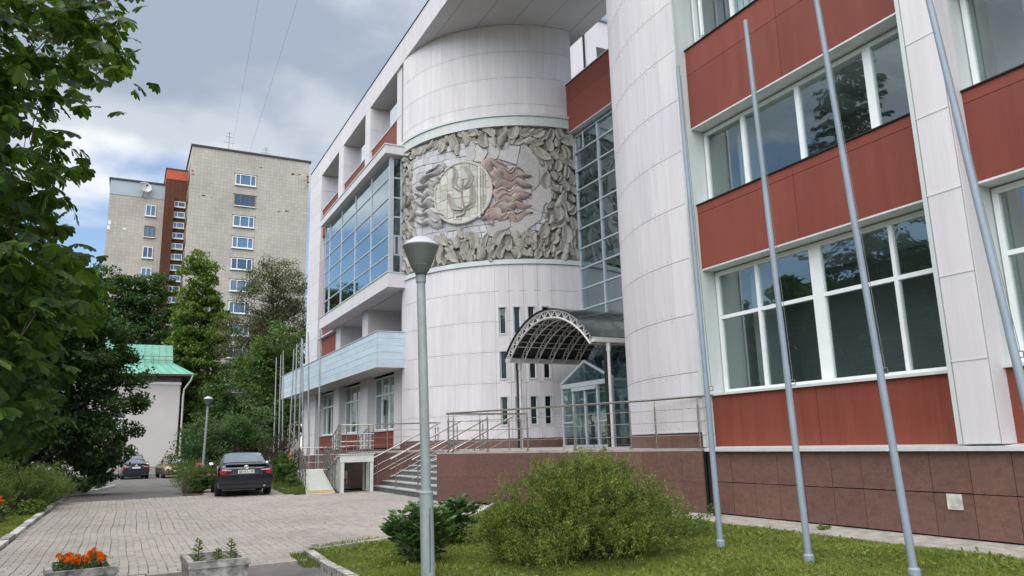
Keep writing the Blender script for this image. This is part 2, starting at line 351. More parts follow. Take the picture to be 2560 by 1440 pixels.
# ------------------------------------------------------------------ the setting
def sheet(name, x0, x1, y0, y1, dz, mat, step=4, kind='structure'):
    xs = np.linspace(x0, x1, max(2, int(min(60, (x1-x0)/step))+1)); ys = sorted(set(list(np.linspace(y0, y1, max(2, int(min(60, (y1-y0)/step))+1)))+[v for v in (32, 42, 52) if y0 < v < y1]))
    mb = MB().grid([[(x, y, gz(x, y)+dz) for y in ys] for x in xs]); return tag(mb.build(name, mat), kind=kind)
gr = MB(); ys_ = [-600, -50, 0, 32, 42, 52, 80, 150, 900]; xs_ = [-700, -60, 0, 40, 700]
gr.grid([[(x, y, gz(x, y)-.07) for y in ys_] for x in xs_]); tag(gr.build('ground', 'ground'), kind='structure')
sheet('road', -2.1, 8.6, 28.8, 84, -.012, 'asphalt'); 
ap = MB().prism([(-14, -6), (2.42, -6), (2.42, 11.06), (-14, 11.06)], -.06, -.03); tag(ap.build('asphalt_path', 'asphalt'), kind='structure')
# block paving
PAVE = [(-1.72, 11.24), (2.45, 11.24), (2.5, 11.8), (4.2, 12.62), (6.9, 15.55), (8.5, 17.75), (7.99, 20.25), (8.04, 26.85), (6.6, 26.3), (5.3, 26.6), (5.25, 33.5), (2.6, 33.5), (2.6, 29.2), (-1.72, 28.7)]
pv = tag(MB().prism(PAVE, -.05, -.022).build('paving', 'joint_sand'), kind='structure')
def paver_mesh(w, l, h=.05, b=.006):
    mb = MB(); x, y = w/2, l/2
    mb.add([(-x, -y, -h), (x, -y, -h), (x, y, -h), (-x, y, -h), (-x, -y, -b), (x, -y, -b), (x, y, -b), (-x, y, -b), (-x+b, -y+b, 0), (x-b, -y+b, 0), (x-b, y-b, 0), (-x+b, y-b, 0)],
           [(0, 1, 5, 4), (1, 2, 6, 5), (2, 3, 7, 6), (3, 0, 4, 7), (4, 5, 9, 8), (5, 6, 10, 9), (6, 7, 11, 10), (7, 4, 8, 11), (8, 9, 10, 11)]); return mb
CW, SL, TL = .232, .215, .115
cells = []
ncol = int((8.6+1.72)/CW)
for i in range(ncol):
    x = -1.72+(i+.5)*CW; y = 11.27; k = 0
    while y < 33.4:
        k += 1
        wob = .026*math.sin(y*.62+x*.5)+.012*math.sin(y*1.7+1.3*x)
        yy = y+.03*math.sin(x*1.1)
        if k % 2: cand = [(x-CW/4+wob, yy+SL/2, 0), (x+CW/4+wob, yy+SL/2, 0)]; y += SL
        else: cand = [(x+wob, yy+TL/2, 1)]; y += TL
        for cx, cy, ty in cand:
            if pip(cx-.06, cy, PAVE) and pip(cx+.06, cy, PAVE) and pip(cx, cy+.1, PAVE) and pip(cx, cy-.05, PAVE): cells.append((cx, cy, ty))
cells.sort(key=lambda c: c[0]**2*0+c[1])
inview = [c for c in cells if c[1] > 11.2 and (c[0] > -.75)]
near = set(inview[:285])
pm2 = [paver_mesh(CW/2-.006, SL-.007).mesh('paver', 'paver_dark'), paver_mesh(CW-.011, TL-.006).mesh('paver', 'paver_dark')]
pm = [paver_mesh(CW/2-.006, SL-.007).mesh('paver', 'paver'), paver_mesh(CW-.011, TL-.006).mesh('paver', 'paver')]
rest = MB(); base = [paver_mesh(CW/2-.006, SL-.007), paver_mesh(CW-.011, TL-.006)]
for c in cells:
    dz = .0035*math.sin(c[0]*7+c[1]*5)+random.uniform(-.002, .002); a = random.uniform(-.012, .012)
    dk = abs(c[0]-3.0) < .32 and abs(c[1]-12.55) < .30 and random.random() < .6
    if c in near or dk:
        o = link('paver', (pm2 if dk else pm)[c[2]], pv); o.location = (c[0], c[1], dz); o.rotation_euler = (0, 0, a)
    else:
        b = base[c[2]]; rest.add([(x+c[0], y+c[1], z+dz) for x, y, z in b.v], b.f)
ro = rest.build('paver_field', 'paver', pv); ro['kind'] = 'stuff'
# kerbs
def kerb_run(name, pts, w, h, dz, mats, L=.95, gap=.012, paint=()):
    root = link(name, None); tag(root, kind='structure'); k = 0
    for (p, q) in zip(pts[:-1], pts[1:]):
        p = Vector((*p, 0)); q = Vector((*q, 0)); n = max(1, round((q-p).length/L)); d = (q-p)/n
        for i in range(n):
            a = p+d*i+d.normalized()*gap; b = p+d*(i+1)-d.normalized()*gap; zz = gz(a.x, a.y)+dz+random.uniform(-.012, .012)
            mb = MB(); c = (a+b)/2; mb.bar((a.x, a.y, zz), (b.x, b.y, zz+random.uniform(-.008, .008)), w, h)
            mb.build('kerb_stone', mats[1] if k in paint else mats[0], root); k += 1
    return root
kerb_run('left_kerb', [(-1.83, 10.2), (-1.83, 29.0)], .15, .22, -.05, ('concrete', 'kerb_paint'), paint=(1, 2, 5, 6, 8, 9, 11, 13, 16))
kerb_run('lawn_kerb', [(2.52, -2), (2.52, 10.0), (2.56, 11.7)], .12, .3, -.10, ('rough_concrete', 'kerb_paint'))
kerb_run('curved_kerb', [(2.66, 11.86), (4.22, 12.5), (5.6, 13.9), (6.95, 15.42), (8.45, 17.6)], .1, .2, -.04, ('concrete', 'kerb_paint'), paint=(1, 3, 4, 6, 7))
kerb_run('paving_edge', [(-1.7, 11.15), (2.42, 11.15)], .13, .12, -.05, ('concrete', 'concrete'))
kerb_run('bed_kerb', [(-1.9, 33.5), (-.9, 38.5), (-.35, 46)], .15, .2, .0, ('kerb_paint', 'kerb_paint'))
kerb_run('shrub_kerb', [(5.4, 33.2), (5.4, 29)], .12, .2, -.02, ('concrete', 'kerb_paint'))
# lawns
LAWN = [(2.6, -2), (2.6, 10.0), (2.64, 11.72), (4.25, 12.42), (5.66, 13.83), (7.0, 15.34), (8.55, 17.55), (10.3, 13.9), (9.9, 12.3), (9.75, 10.9), (9.75, -2)]
tag(MB().prism(LAWN, -.06, .012).build('lawn', 'soil_grass'), kind='structure')
LLAWN = [(-1.92, 17.6), (-1.92, 29), (-2.4, 33), (-2.2, 40), (-12, 40), (-12, 17.6)]
tag(MB().prism(LLAWN, -.06, .01).build('verge', 'soil_grass'), kind='structure')
tag(MB().prism([(-1.92, 15.6), (-1.92, 17.5), (-9, 17.5), (-9, 15.6)], -.06, -.005).build('side_path', 'terracotta_tile'), kind='structure')
tag(MB().prism([(-1.92, 9), (-1.92, 15.5), (-12, 15.5), (-12, 9)], -.06, .006).build('near_verge', 'soil_grass'), kind='structure')
tag(MB().prism([(1.95, 29.6), (2.6, 29.3), (2.58, 33.55), (5.28, 33.55), (5.46, 33.2), (5.46, 29.2), (6.0, 28.0), (7.2, 36.0), (9.5, 36.0), (9.5, 48), (3.2, 48), (2.6, 40)], -.5, .006).build('shrub_bed', 'soil'), kind='structure')
apn = MB().prism([(9.76, -2), (9.76, 10.9), (9.95, 12.35), (10.4, 13.6), (10.86, 12.2), (10.86, -2)], -.06, .03); tag(apn.build('concrete_apron', 'concrete'), kind='structure')

# ------------------------------------------------------------------ the public building
BLD = thing('public_building', 'long pale public building with red bands, curved corners and a carved stone mural', 'building', (0, 0, 0))
def ring_seg(mb, cx, cy, sgn, r0, r1, a0, a1, z0, z1, n=4):
    """bent slab: angles in degrees from the -X direction; sgn -1 bends towards -Y, +1 towards +Y"""
    A = [R_(a0+(a1-a0)*i/n) for i in range(n+1)]
    P = lambda r, a, z: (cx-r*math.cos(a), cy+sgn*r*math.sin(a), z)
    vs = []
    for a in A: vs += [P(r0, a, z0), P(r1, a, z0), P(r1, a, z1), P(r0, a, z1)]
    fs = []
    for i in range(n):
        b = 4*i
        for j in range(4):
            q = (b+j, b+(j+1) % 4, b+4+(j+1) % 4, b+4+j); fs.append(q if sgn > 0 else q[::-1])
    e0, e1 = (0, 3, 2, 1), tuple(4*n+k for k in (0, 1, 2, 3))
    fs += [e0, e1] if sgn > 0 else [e0[::-1], e1[::-1]]
    return mb.add(vs, fs)
PW = 5.73   # one 0.6 m board on a 6 m radius
def board(cx, cy, sgn, a0, a1, z0, z1, parent, mat='cladding', cache={}):
    key = (sgn, round(a1-a0, 3), round(z1-z0, 3), mat)
    if key not in cache:
        h = (a1-a0)/2-.022; mb = MB(); ring_seg(mb, 0, 0, sgn, 6.0, 5.955, -h, h, .006, z1-z0-.006, 2); 
        if a1-a0 > 3:
            nb = len(mb.f)
            for aa in (-.6, .6):
                for zz_ in (.07, z1-z0-.07): ring_seg(mb, 0, 0, sgn, 6.004, 5.99, aa*h-.10, aa*h+.10, zz_-.010, zz_+.010, 1)
        me = mb.mesh('cladding_panel', mat); me.materials.append(MATS['seam'])
        if a1-a0 > 3: me.polygons.foreach_set('material_index', [0]*nb+[1]*(len(mb.f)-nb))
        cache[key] = me
    o = link('cladding_panel', cache[key], parent); o.location = (cx, cy, z0); o.rotation_euler = (0, 0, -sgn*R_((a0+a1)/2)); return o

# --- right-hand curved corner
RC = (16.8, 12.9); rcw = link('curved_corner', None, BLD)
mb = MB(); ring_seg(mb, *RC, 1, 5.95, 5.6, -0.5, 90, .0, 19.95, 24); mb.build('wall', 'seam', rcw)
zr = [1.68+1.255*k for k in range(15)]+[19.94]
for k in range(len(zr)-1):
    for c in range(15):
        if c*PW > 62: continue
        board(*RC, 1, c*PW, (c+1)*PW, zr[k], zr[k+1], rcw)
    BX('cladding_panel', 'cladding', rcw, 10.80, 10.845, 12.262, 12.895, zr[k]+.006, zr[k+1]-.006)
mb = MB(); ring_seg(mb, *RC, 1, 5.94, 5.7, 62, 90, 1.34, 19.94, 10); mb.build('wall', 'cladding_flat', rcw)
BX('wall', 'cladding_flat', rcw, 10.85, 11.7, 12.27, 12.9, 0, 19.95)
for c in range(28):      # granite skirting on the terrace
    a = c*2.2
    q = MB(); ring_seg(q, *RC, 1, 5.985, 5.955, a+.03, a+2.17, 1.345, 1.665, 1); q.build('skirting_tile', 'granite', rcw)
BX('skirting_tile', 'granite', rcw, 10.815, 10.85, 12.29, 12.9, 1.345, 1.665)
mb = MB(); ring_seg(mb, *RC, 1, 6.02, 5.95, 0, 75, 1.665, 1.685, 20); mb.box(10.78, 10.845, 12.27, 12.9, 1.665, 1.685); mb.build('drip_strip', 'ledge_white', rcw)

# --- right-hand wing: two window bays with a pilaster between them
WX = WF((11.45, 0), (0, 1), (-1, 0))
def red_panels(parent, x0, x1, y0, y1, z0, z1, seams_y, seam_z=None, soff=True, back=15.4):
    Y = [y0]+seams_y+[y1]; Z = [z0]+([seam_z] if seam_z else [])+[z1]
    for i in range(len(Y)-1):
        for j in range(len(Z)-1):
            BX('spandrel_panel', 'red_panel', parent, x0, x0+.03, Y[i]+.005, Y[i+1]-.005, Z[j]+.005, Z[j+1]-.005)
    BX('spandrel_core', 'trim', parent, x0+.032, back, y0, y1, z0+.03, z1-.03)
    if soff: BX('spandrel_soffit', 'ledge_white', parent, x0+.002, x1+.35, y0+.004, y1-.004, z0-.03, z0+.004)
    BX('coping', 'dark_gap', parent, x0-.035, x0+.3, y0+.003, y1-.003, z1-.004, z1+.018)
for bi, (ya, yb) in enumerate(((.9, 6.2), (6.8, 12.25))):
    bay = link('window_bay', None, BLD); mid = (ya+yb)/2
    red_panels(bay, 11.1, 11.45, ya, yb, 1.36, 2.44, [mid])
    red_panels(bay, 11.1, 11.45, ya, yb, 5.2, 6.67, [mid], 6.47); red_panels(bay, 11.1, 11.45, ya, yb, 8.53, 10.48, [mid], 9.84)
    red_panels(bay, 11.1, 11.45, ya, yb, 12.6, 14.6, [mid], 14.0); red_panels(bay, 11.1, 11.45, ya, yb, 16.6, 19.0, [mid])
    BX('inner_wall', 'room_wall', bay, 13.9, 14.1, ya-.1, yb, 1.4, 19)
    BX('inner_wall', 'room_wall', bay, 11.6, 15.4, yb, yb+.1, 1.4, 19); BX('inner_wall', 'room_wall', bay, 11.6, 15.4, ya-.12, ya-.02, 1.4, 19)
    w = yb-ya; q = [ya+w*.205, mid, ya+w*.775]
    sash_window(BLD, WX, ya+.02, yb-.02, 2.47, 5.14, q, [4.12], fw=.085, mw=.075, wide=(.075, .26, .075), sill=.42)
    sash_window(BLD, WX, ya+.02, yb-.02, 6.70, 8.46, q, [], fw=.08, mw=.1, wide=(.16, .1, .1), sill=.3)
    sash_window(BLD, WX, ya+.02, yb-.02, 10.5, 12.52, q, [], fw=.08, mw=.08, sill=.3)
    sash_window(BLD, WX, ya+.02, yb-.02, 14.7, 16.52, q, [], fw=.08, mw=.08)
    # inner fittings seen through the panes
    BX('inner_column', 'room_wall', bay, 11.75, 12.15, yb-1.1, yb-.75, 2.5, 8.5)
    for k in range(9): BX('curtain', 'curtain_cloth', bay, 11.62+.03*(k % 2), 11.64+.03*(k % 2), yb-1.95+.09*k, yb-1.87+.09*k, 10.5, 12.5)
    for k in range(5): BX('ceiling_lamp', 'trim', bay, 12.6, 14.2, ya+.5+k*1.0, ya+.7+k*1.0, 8.3, 8.4)
ps = link('opening_sash', None, BLD)     # a sash tilted open on the upper floor
mb = MB()
for a, b in (((11.42, 12.18, 10.56), (11.42, 12.18, 12.4)), ((11.1, 11.62, 10.56), (11.1, 11.62, 12.4)), ((11.42, 12.18, 10.56), (11.1, 11.62, 10.56)), ((11.42, 12.18, 12.4), (11.1, 11.62, 12.4))): mb.bar(a, b, .06)
mb.build('frame', 'pvc', ps)
pil = link('pilaster', None, BLD)
for (ya, yb) in ((6.2, 6.8), (.3, .9)):
    BX('wall', 'trim', pil, 10.80, 11.6, ya, yb, 1.36, 19.9)
    zz = [1.36]+[2.56+1.275*k for k in range(14)]
    for k in range(len(zz)-1):
        BX('cladding_panel', 'cladding', pil, 10.75, 10.80, ya+.012, yb-.07, zz[k]+.012, zz[k+1]-.012)
        BX('joint_strip', 'ledge_white', pil, 10.742, 10.80, ya+.01, yb-.06, zz[k+1]-.011, zz[k+1]+.011)
    BX('edge_strip', 'trim', pil, 10.74, 10.80, yb-.055, yb+.01, 1.37, 19.9)
    BX('side_panel', 'cladding', pil, 10.76, 11.12, ya-.012, ya, 1.37, 19.9)
BX('reveal', 'trim', BLD, 10.815, 11.6, 12.255, 12.272, 1.36, 19.9)
BX('edge_strip', 'ledge_white', BLD, 10.77, 10.815, 12.225, 12.265, 1.36, 19.9)
# granite plinth, slab by slab
pl = link('plinth', None, BLD)
BX('wall', 'dark_gap', pl, 10.85, 11.6, -2.0, 12.3, -.1, 1.3)
y = 12.13; k = 0
while y > .6:
    for j, (z0, z1) in enumerate(((.055, .660), (.675, 1.262))):
        o = BX('plinth_slab', 'granite', pl, 10.80+random.uniform(-.004, .004), 10.842, y-.594, y-.004, z0+random.uniform(-.003, .003), z1)
    y -= .6
mb = MB(); mb.add([(10.70, -2, 1.272), (10.70, 12.16, 1.272), (10.70, 12.16, 1.335), (10.70, -2, 1.335), (11.1, -2, 1.362), (11.1, 12.16, 1.362), (11.1, -2, 1.272), (11.1, 12.16, 1.272)],
                  [(0, 1, 2, 3), (3, 2, 5, 4), (6, 7, 1, 0), (4, 5, 7, 6), (1, 7, 5, 2), (0, 3, 4, 6)]); mb.build('ledge', 'ledge_white', pl)
vc = BX('vent_cover', 'kerb_paint', pl, 10.775, 10.80, 6.9, 7.12, .44, .66); BX('vent_plate', 'kerb_paint', vc, 10.765, 10.774, 6.94, 7.08, .48, .62)
BX('wall', 'cladding_flat', BLD, 15.6, 34, -2, 16, 0, 19.9); BX('roof', 'dark_gap', BLD, 11.3, 34, -2, 16, 19.91, 20.0)

# --- left-hand curved corner with the mural
LC = (16.8, 32.0); lcw = link('curved_corner', None, BLD)
mb = MB(); ring_seg(mb, *LC, -1, 5.76, 5.5, 0, 90, 0, 19.95, 24); mb.build('wall', 'dark_gap', lcw)
for z0, z1 in ((1.3, 8.86), (15.6, 19.95)):
    mb = MB(); ring_seg(mb, *LC, -1, 5.953, 5.90, .1, 53.7, z0, z1, 24); ring_seg(mb, *LC, -1, 5.953, 5.90, 76.9, 89.9, z0, z1, 8); mb.build('wall', 'seam', lcw)
mb = MB(); ring_seg(mb, *LC, -1, 5.953, 5.90, 53.7, 76.9, 15.6, 19.95, 10); mb.build('wall', 'seam', lcw)
rows_low = [1.71, 2.67, 3.93, 5.2, 6.47, 7.73, 8.86]; rows_up = [15.62, 16.1, 17.36, 18.62, 19.94]
WCOL = [56.7, 62.43, 68.16, 73.89]; WROW = [(2.26, 3.37), (4.10, 5.22), (5.95, 7.05)]
A0 = WCOL[0]-PW/2-9*PW
edges = [A0+PW*i for i in range(17)]
for i in range(16):
    a0, a1 = max(edges[i], .2), min(edges[i+1], 89.7)
    if a1-a0 < .6: continue
    win = any(abs((edges[i]+edges[i+1])/2-w) < .5 for w in WCOL)
    for zs in (rows_low, rows_up):
        for k in range(len(zs)-1):
            if not (win and zs is rows_low): board(*LC, -1, a0, a1, zs[k], zs[k+1], lcw)
    if win:
        am = (a0+a1)/2; h = 1.5
        for (b0, b1) in ((a0+.05, am-h), (am+h, a1-.05)):
            for k in range(len(rows_low)-1):
                q = MB(); ring_seg(q, *LC, -1, 6.0, 5.955, b0, b1, rows_low[k]+.006, rows_low[k+1]-.006, 1); q.build('cladding_panel', 'cladding', lcw)
        zz = [rows_low[0]]+[v for r in WROW for v in r]+[rows_low[-1]]
        for k in range(0, len(zz), 2):
            q = MB(); ring_seg(q, *LC, -1, 6.0, 5.955, am-h+.02, am+h-.02, zz[k], zz[k+1], 1); q.build('cladding_panel', 'cladding', lcw)
        for (z0, z1) in WROW:
            w = link('slot_window', None, BLD); q = MB()
            ring_seg(q, *LC, -1, 6.03, 5.80, am-h-.25, am-h+.12, z0-.05, z1+.05, 1); ring_seg(q, *LC, -1, 6.03, 5.80, am+h-.12, am+h+.25, z0-.05, z1+.05, 1)
            ring_seg(q, *LC, -1, 6.03, 5.80, am-h+.12, am+h-.12, z0-.05, z0+.01, 1); ring_seg(q, *LC, -1, 6.03, 5.80, am-h+.12, am+h-.12, z1-.01, z1+.05, 1); q.build('frame', 'trim', w)
            q = MB(); ring_seg(q, *LC, -1, 5.87, 5.84, am-h+.12, am-h+.5, z0+.01, z1-.01, 1); ring_seg(q, *LC, -1, 5.87, 5.84, am+h-.5, am+h-.12, z0+.01, z1-.01, 1); q.build('sash', 'pvc', w)
            q = MB(); ring_seg(q, *LC, -1, 5.85, 5.84, am-h+.1, am+h-.1, z0, z1, 1); q.build('pane', 'slot_glass', w)
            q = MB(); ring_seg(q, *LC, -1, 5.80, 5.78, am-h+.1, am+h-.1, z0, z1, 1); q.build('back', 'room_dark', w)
for c in range(42):
    a = c*2.15
    if a > 88: continue
    q = MB(); ring_seg(q, *LC, -1, 5.985, 5.955, a+.03, a+2.12, 1.345, 1.70, 1); q.build('skirting_tile', 'granite', lcw)
mb = MB(); ring_seg(mb, *LC, -1, 6.07, 5.78, 1, 90, 8.87, 9.07, 28); mb.build('mural_sill', 'trim', lcw)
mb = MB(); ring_seg(mb, *LC, -1, 6.10, 5.78, 0, 90, 15.05, 15.48, 28); mb.build('mural_cornice', 'trim', lcw)
mb = MB(); ring_seg(mb, *LC, -1, 6.16, 5.78, 0, 90, 15.485, 15.60, 28); mb.build('cornice_bead', 'trim', lcw)

# --- entrance recess: glazed wall, red parapet, roof slab
cwl = link('curtain_wall', None, BLD); CWX = WF((16.8, 0), (0, 1), (-1, 0))
ycw = [18.95+1.75*k for k in range(5)]; ycw[-1] = 25.97; zcw = [1.36, 2.66]+[3.46+.875*k for k in range(13)]+[14.72]
for yv in ycw: BX('mullion', 'alu', cwl, 16.74, 16.88, yv-.035, yv+.035, 1.36, 14.86)
for zv in zcw: BX('transom', 'alu', cwl, 16.752, 16.87, 18.95, 25.95, zv-.03, zv+.03)
for i in range(4):
    for j in range(len(zcw)-1): BX('pane', 'curtain_glass', cwl, 16.80, 16.815, ycw[i]+.03, ycw[i+1]-.03, zcw[j]+.028, zcw[j+1]-.028)
BX('hopper_sash', 'alu', cwl, 16.70, 16.735, 25.1, 25.9, 13.9, 13.95); BX('hopper_sash', 'alu', cwl, 16.62, 16.66, 25.08, 25.14, 13.9, 14.66)
for z in (1.30, 5.2, 9.15, 13.1): BX('floor_slab', 'room_wall', cwl, 17.1, 23, 18.9, 26, z-.25, z)
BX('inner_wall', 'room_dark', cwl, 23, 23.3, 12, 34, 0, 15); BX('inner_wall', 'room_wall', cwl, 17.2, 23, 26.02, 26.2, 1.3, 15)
for yv in (20.7, 22.5, 24.3): BX('inner_column', 'room_wall', cwl, 18.2, 18.6, yv-.2, yv+.2, 1.3, 14.9)
red_panels(cwl, 16.45, 16.75, 18.9, 26.0, 14.88, 17.15, [], 16.3, back=22)
BX('parapet_cap', 'ledge_white', BLD, 16.40, 16.7, 18.9, 25.99, 17.17, 17.21)
rf = link('roof_frame', None, BLD)
BX('roof_slab', 'soffit', rf, 10.86, 17.55, 12.4, 32.9, 19.95, 20.9)
for k in range(14):
    BX('fascia_panel', 'cladding', rf, 10.80, 10.857, 12.5+k*2.858+.006, 12.5+(k+1)*2.858-.006, 19.95, 21.2)
BX('beam', 'soffit', rf, 10.86, 11.95, 32.9, 52.48, 19.95, 21.19); BX('coping', 'dark_gap', rf, 10.77, 17.6, 12.4, 32.95, 21.2, 21.25); BX('coping', 'dark_gap', rf, 10.77, 11.98, 32.95, 52.55, 21.2, 21.25)
for k in range(5): BX('soffit_joint', 'dark_gap', rf, 11.4+k*1.35, 11.41+k*1.35, 13, 32.8, 19.944, 19.949)
for (ya, yb) in ((37.37, 38.31), (43.14, 44.23)):
    p = link('pillar', None, rf); BX('core', 'cladding_flat', p, 10.83, 11.95, ya, yb, 15.5, 19.95)
    for k, (z0, z1) in enumerate(((15.5, 16.1), (16.1, 17.36), (17.36, 18.62), (18.62, 19.94))): BX('cladding_panel', 'cladding', p, 10.80, 10.828, ya+.005, yb-.005, z0+.006, z1-.006); BX('cladding_panel', 'cladding', p, 10.835, 11.94, ya-.02, ya-.002, z0+.006, z1-.006)
BX('pillar', 'cladding_flat', rf, 10.9, 11.95, 32.3, 33.0, 15.6, 19.95)
# --- left-hand wing
lw = link('end_pier', None, BLD); BX('core', 'cladding_flat', lw, 10.85, 13.0, 48.93, 52.45, -.3, 19.95)
zz = [1.1+1.267*k for k in range(16)]
for k in range(15):
    z1 = min(zz[k+1], 19.94)
    for (ya, yb) in ((48.9, 52.5),): BX('cladding_panel', 'cladding', lw, 10.80, 10.845, ya+.006, yb-.006, zz[k]+.008, z1-.008)
    BX('cladding_panel', 'cladding', lw, 10.86, 12.95, 48.885, 48.925, zz[k]+.008, z1-.008)
BX('plinth', 'granite', lw, 10.78, 10.85, 48.9, 52.5, -.3, 1.09)
BX('wall', 'cladding_flat', BLD, 14.2, 30, 33.5, 52.4, 0, 15.4); BX('roof', 'dark_gap', BLD, 11.2, 30, 31, 52.4, 15.41, 15.5)
for (ya, yb) in ((32.35, 37.36), (38.32, 43.13), (44.24, 48.88)):
    BX('parapet_panel', 'red_panel', BLD, 10.93, 11.05, ya, yb, 15.52, 17.40); BX('parapet_cap', 'ledge_white', BLD, 10.88, 11.1, ya, yb, 17.40, 17.45)
for zz0, zz1 in ((2.3, 4.95), (5.2, 8.5), (8.5, 15.5)):
    BX('wall_panel', 'red_panel', BLD, 11.1, 11.16, 44.3, 48.88, zz0 if zz0 > 5 else 5.2, zz1 if zz0 > 5 else 5.3)
# glazed bay
bw = link('bay_window', None, BLD)
mb = MB().box(9.83, 10.83, 31.42, 44.5, 14.92, 15.33); mb.build('bay_roof', 'cladding_flat', bw); BX('bay_roof_edge', 'trim', bw, 9.79, 10.83, 31.38, 44.54, 15.332, 15.39)
BX('bay_floor', 'cladding_flat', bw, 10.0, 11.2, 31.43, 44.85, 8.55, 9.21); BX('bay_floor_edge', 'trim', bw, 9.96, 10.83, 31.40, 44.88, 9.212, 9.26)
BY = [31.84, 34.67, 37.6, 40.5, 43.27, 44.45]; BZ = [9.30, 10.15, 11.05, 11.96, 12.9, 13.87, 14.88]
for yv in BY[1:]: BX('mullion', 'alu', bw, 10.12, 10.22, yv-.03, yv+.03, 9.26, 14.92)
for zv in BZ: BX('transom', 'alu', bw, 10.132, 10.21, 31.85, 44.45, zv-.028, zv+.028)
for i in range(5):
    for j in range(6): BX('pane', 'bay_glass', bw, 10.165, 10.18, BY[i]+.03, BY[i+1]-.03, BZ[j]+.026, BZ[j+1]-.026)
BX('corner_post', 'alu', bw, 10.14, 10.34, 31.70, 31.85, 9.26, 14.92); BX('corner_post', 'alu', bw, 10.68, 10.78, 31.72, 31.82, 9.26, 14.92)
for zv in BZ: BX('transom', 'alu', bw, 10.34, 10.68, 31.735, 31.80, zv-.035, zv+.035)
for j in range(6): BX('pane', 'far_glass', bw, 10.34, 10.68, 31.765, 31.775, BZ[j]+.033, BZ[j+1]-.033)
BX('sash', 'alu', bw, 10.36, 10.44, 31.72, 31.76, 10.2, 11.0); BX('sash', 'alu', bw, 10.58, 10.66, 31.72, 31.76, 10.2, 11.0)
BX('inner_blind', 'room_wall', bw, 11.2, 11.25, 32.2, 44.4, 9.3, 14.9)
# terrace under the bay
BX('terrace_wall', 'room_dark', BLD, 13.2, 14.1, 31.0, 48.9, 5.0, 8.6); BX('terrace_ceiling', 'soffit', BLD, 10.84, 13.2, 32.2, 48.9, 8.52, 8.6)
for (ya, yb) in ((37.2, 38.25), (42.85, 43.95)):
    p = link('terrace_pillar', None, BLD); BX('core', 'cladding_flat', p, 10.83, 13.2, ya+.005, yb, 4.9, 8.52)
    for z0, z1 in ((4.98, 6.45), (6.45, 7.7), (7.7, 8.51)): BX('cladding_panel', 'cladding', p, 10.80, 10.828, ya, yb, z0+.005, z1-.005)
# pale blue boarded balcony
bal = link('balcony', None, BLD)
BX('balcony_floor', 'soffit', bal, 9.60, 12.0, 31.53, 54.0, 4.95, 5.12)
zb = [4.97, 5.29, 5.60, 5.91, 6.22, 6.50]
for j in range(5):
    for (ya, yb) in ((31.48, 33.6), (33.6, 40.6), (40.6, 47.4), (47.4, 54.1)):
        BX('board', 'blue_board', bal, 9.55+.004*(j % 2), 9.59, ya+.005, yb-.005, zb[j]+.006, zb[j+1]-.006)
    BX('board', 'blue_board', bal, 9.60, 10.84, 31.47, 31.51, zb[j]+.006, zb[j+1]-.006); BX('board', 'blue_board', bal, 9.60, 10.84, 54.06, 54.1, zb[j]+.006, zb[j+1]-.006)
mb = MB().box(9.52, 9.62, 31.44, 54.12, 6.502, 6.55).box(9.62, 10.83, 31.44, 31.53, 6.502, 6.55); mb.build('balcony_rail', 'alu', bal)
mb = MB().box(9.53, 9.60, 31.46, 54.12, 4.93, 4.968).box(9.6, 10.83, 31.46, 31.52, 4.93, 4.968); mb.build('drip_strip', 'ledge_white', bal)
BX('back_board', 'blue_board', bal, 9.592, 9.60, 31.55, 54.0, 5.0, 6.49)
# ground floor of the left-hand wing
LWX = WF((11.2, 0), (0, 1), (-1, 0))
for (ya, yb) in ((33.48, 37.12), (39.25, 42.95), (45.0, 48.6)):
    sash_window(BLD, LWX, ya, yb, 2.28, 4.9, [ya+(yb-ya)*.36, ya+(yb-ya)*.68], [4.02], fw=.08, mw=.08, gm='window_glass', sill=.22)
    g = link('spandrel', None, BLD)
    for k in range(4):
        for z0, z1 in ((1.45, 1.83), (1.83, 2.21)): BX('spandrel_panel', 'red_panel', g, 11.05, 11.1, ya+(yb-ya)/4*k+.006, ya+(yb-ya)/4*(k+1)-.006, z0+.005, z1-.005)
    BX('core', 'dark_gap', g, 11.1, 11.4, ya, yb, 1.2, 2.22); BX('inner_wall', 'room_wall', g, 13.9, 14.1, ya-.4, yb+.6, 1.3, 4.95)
    for k in range(int((yb-ya)/.16)): BX('curtain', 'curtain_cloth', g, 11.5+.03*(k % 2), 11.52+.03*(k % 2), ya+.16*k, ya+.16*k+.155, 2.3, 4.9) if (k // 5) % 2 == 0 else None
for (ya, yb) in ((32.0, 33.46), (37.14, 39.23), (42.97, 44.98), (48.62, 48.9)):
    BX('wall', 'cladding_flat', BLD, 11.0, 14.2, ya, yb, 1.3, 4.95)
    BX('base_slab', 'granite', BLD, 10.93, 10.99, ya, yb, -.2, 1.42)
BX('base_slab', 'granite', BLD, 10.94, 11.0, 31.9, 48.9, -.2, 1.40)
for (ya, yb) in ((37.16, 38.28), (42.95, 44.0)): BX('pier', 'cladding', BLD, 10.82, 11.0, ya, yb, 1.42, 4.94)
BX('lintel', 'cladding_flat', BLD, 11.0, 14.2, 32.0, 48.9, 4.95, 5.2)
# rear block and downpipe seen over the red parapet
rw = link('rear_block', None, BLD)
BX('wall', 'cladding_flat', rw, 20.35, 21.15, 30.2, 34, 15, 24.0); BX('wall', 'cladding_flat', rw, 21.15, 28, 30.2, 34, 22.4, 24.0); BX('wall', 'cladding_flat', rw, 22.6, 28, 30.2, 34, 15, 22.4)
BX('coping', 'pole_paint', rw, 20.3, 28.1, 30.1, 34.1, 24.0, 24.12); BX('downpipe', 'dark_gap', rw, 20.27, 20.36, 30.1, 30.19, 15, 23.6)

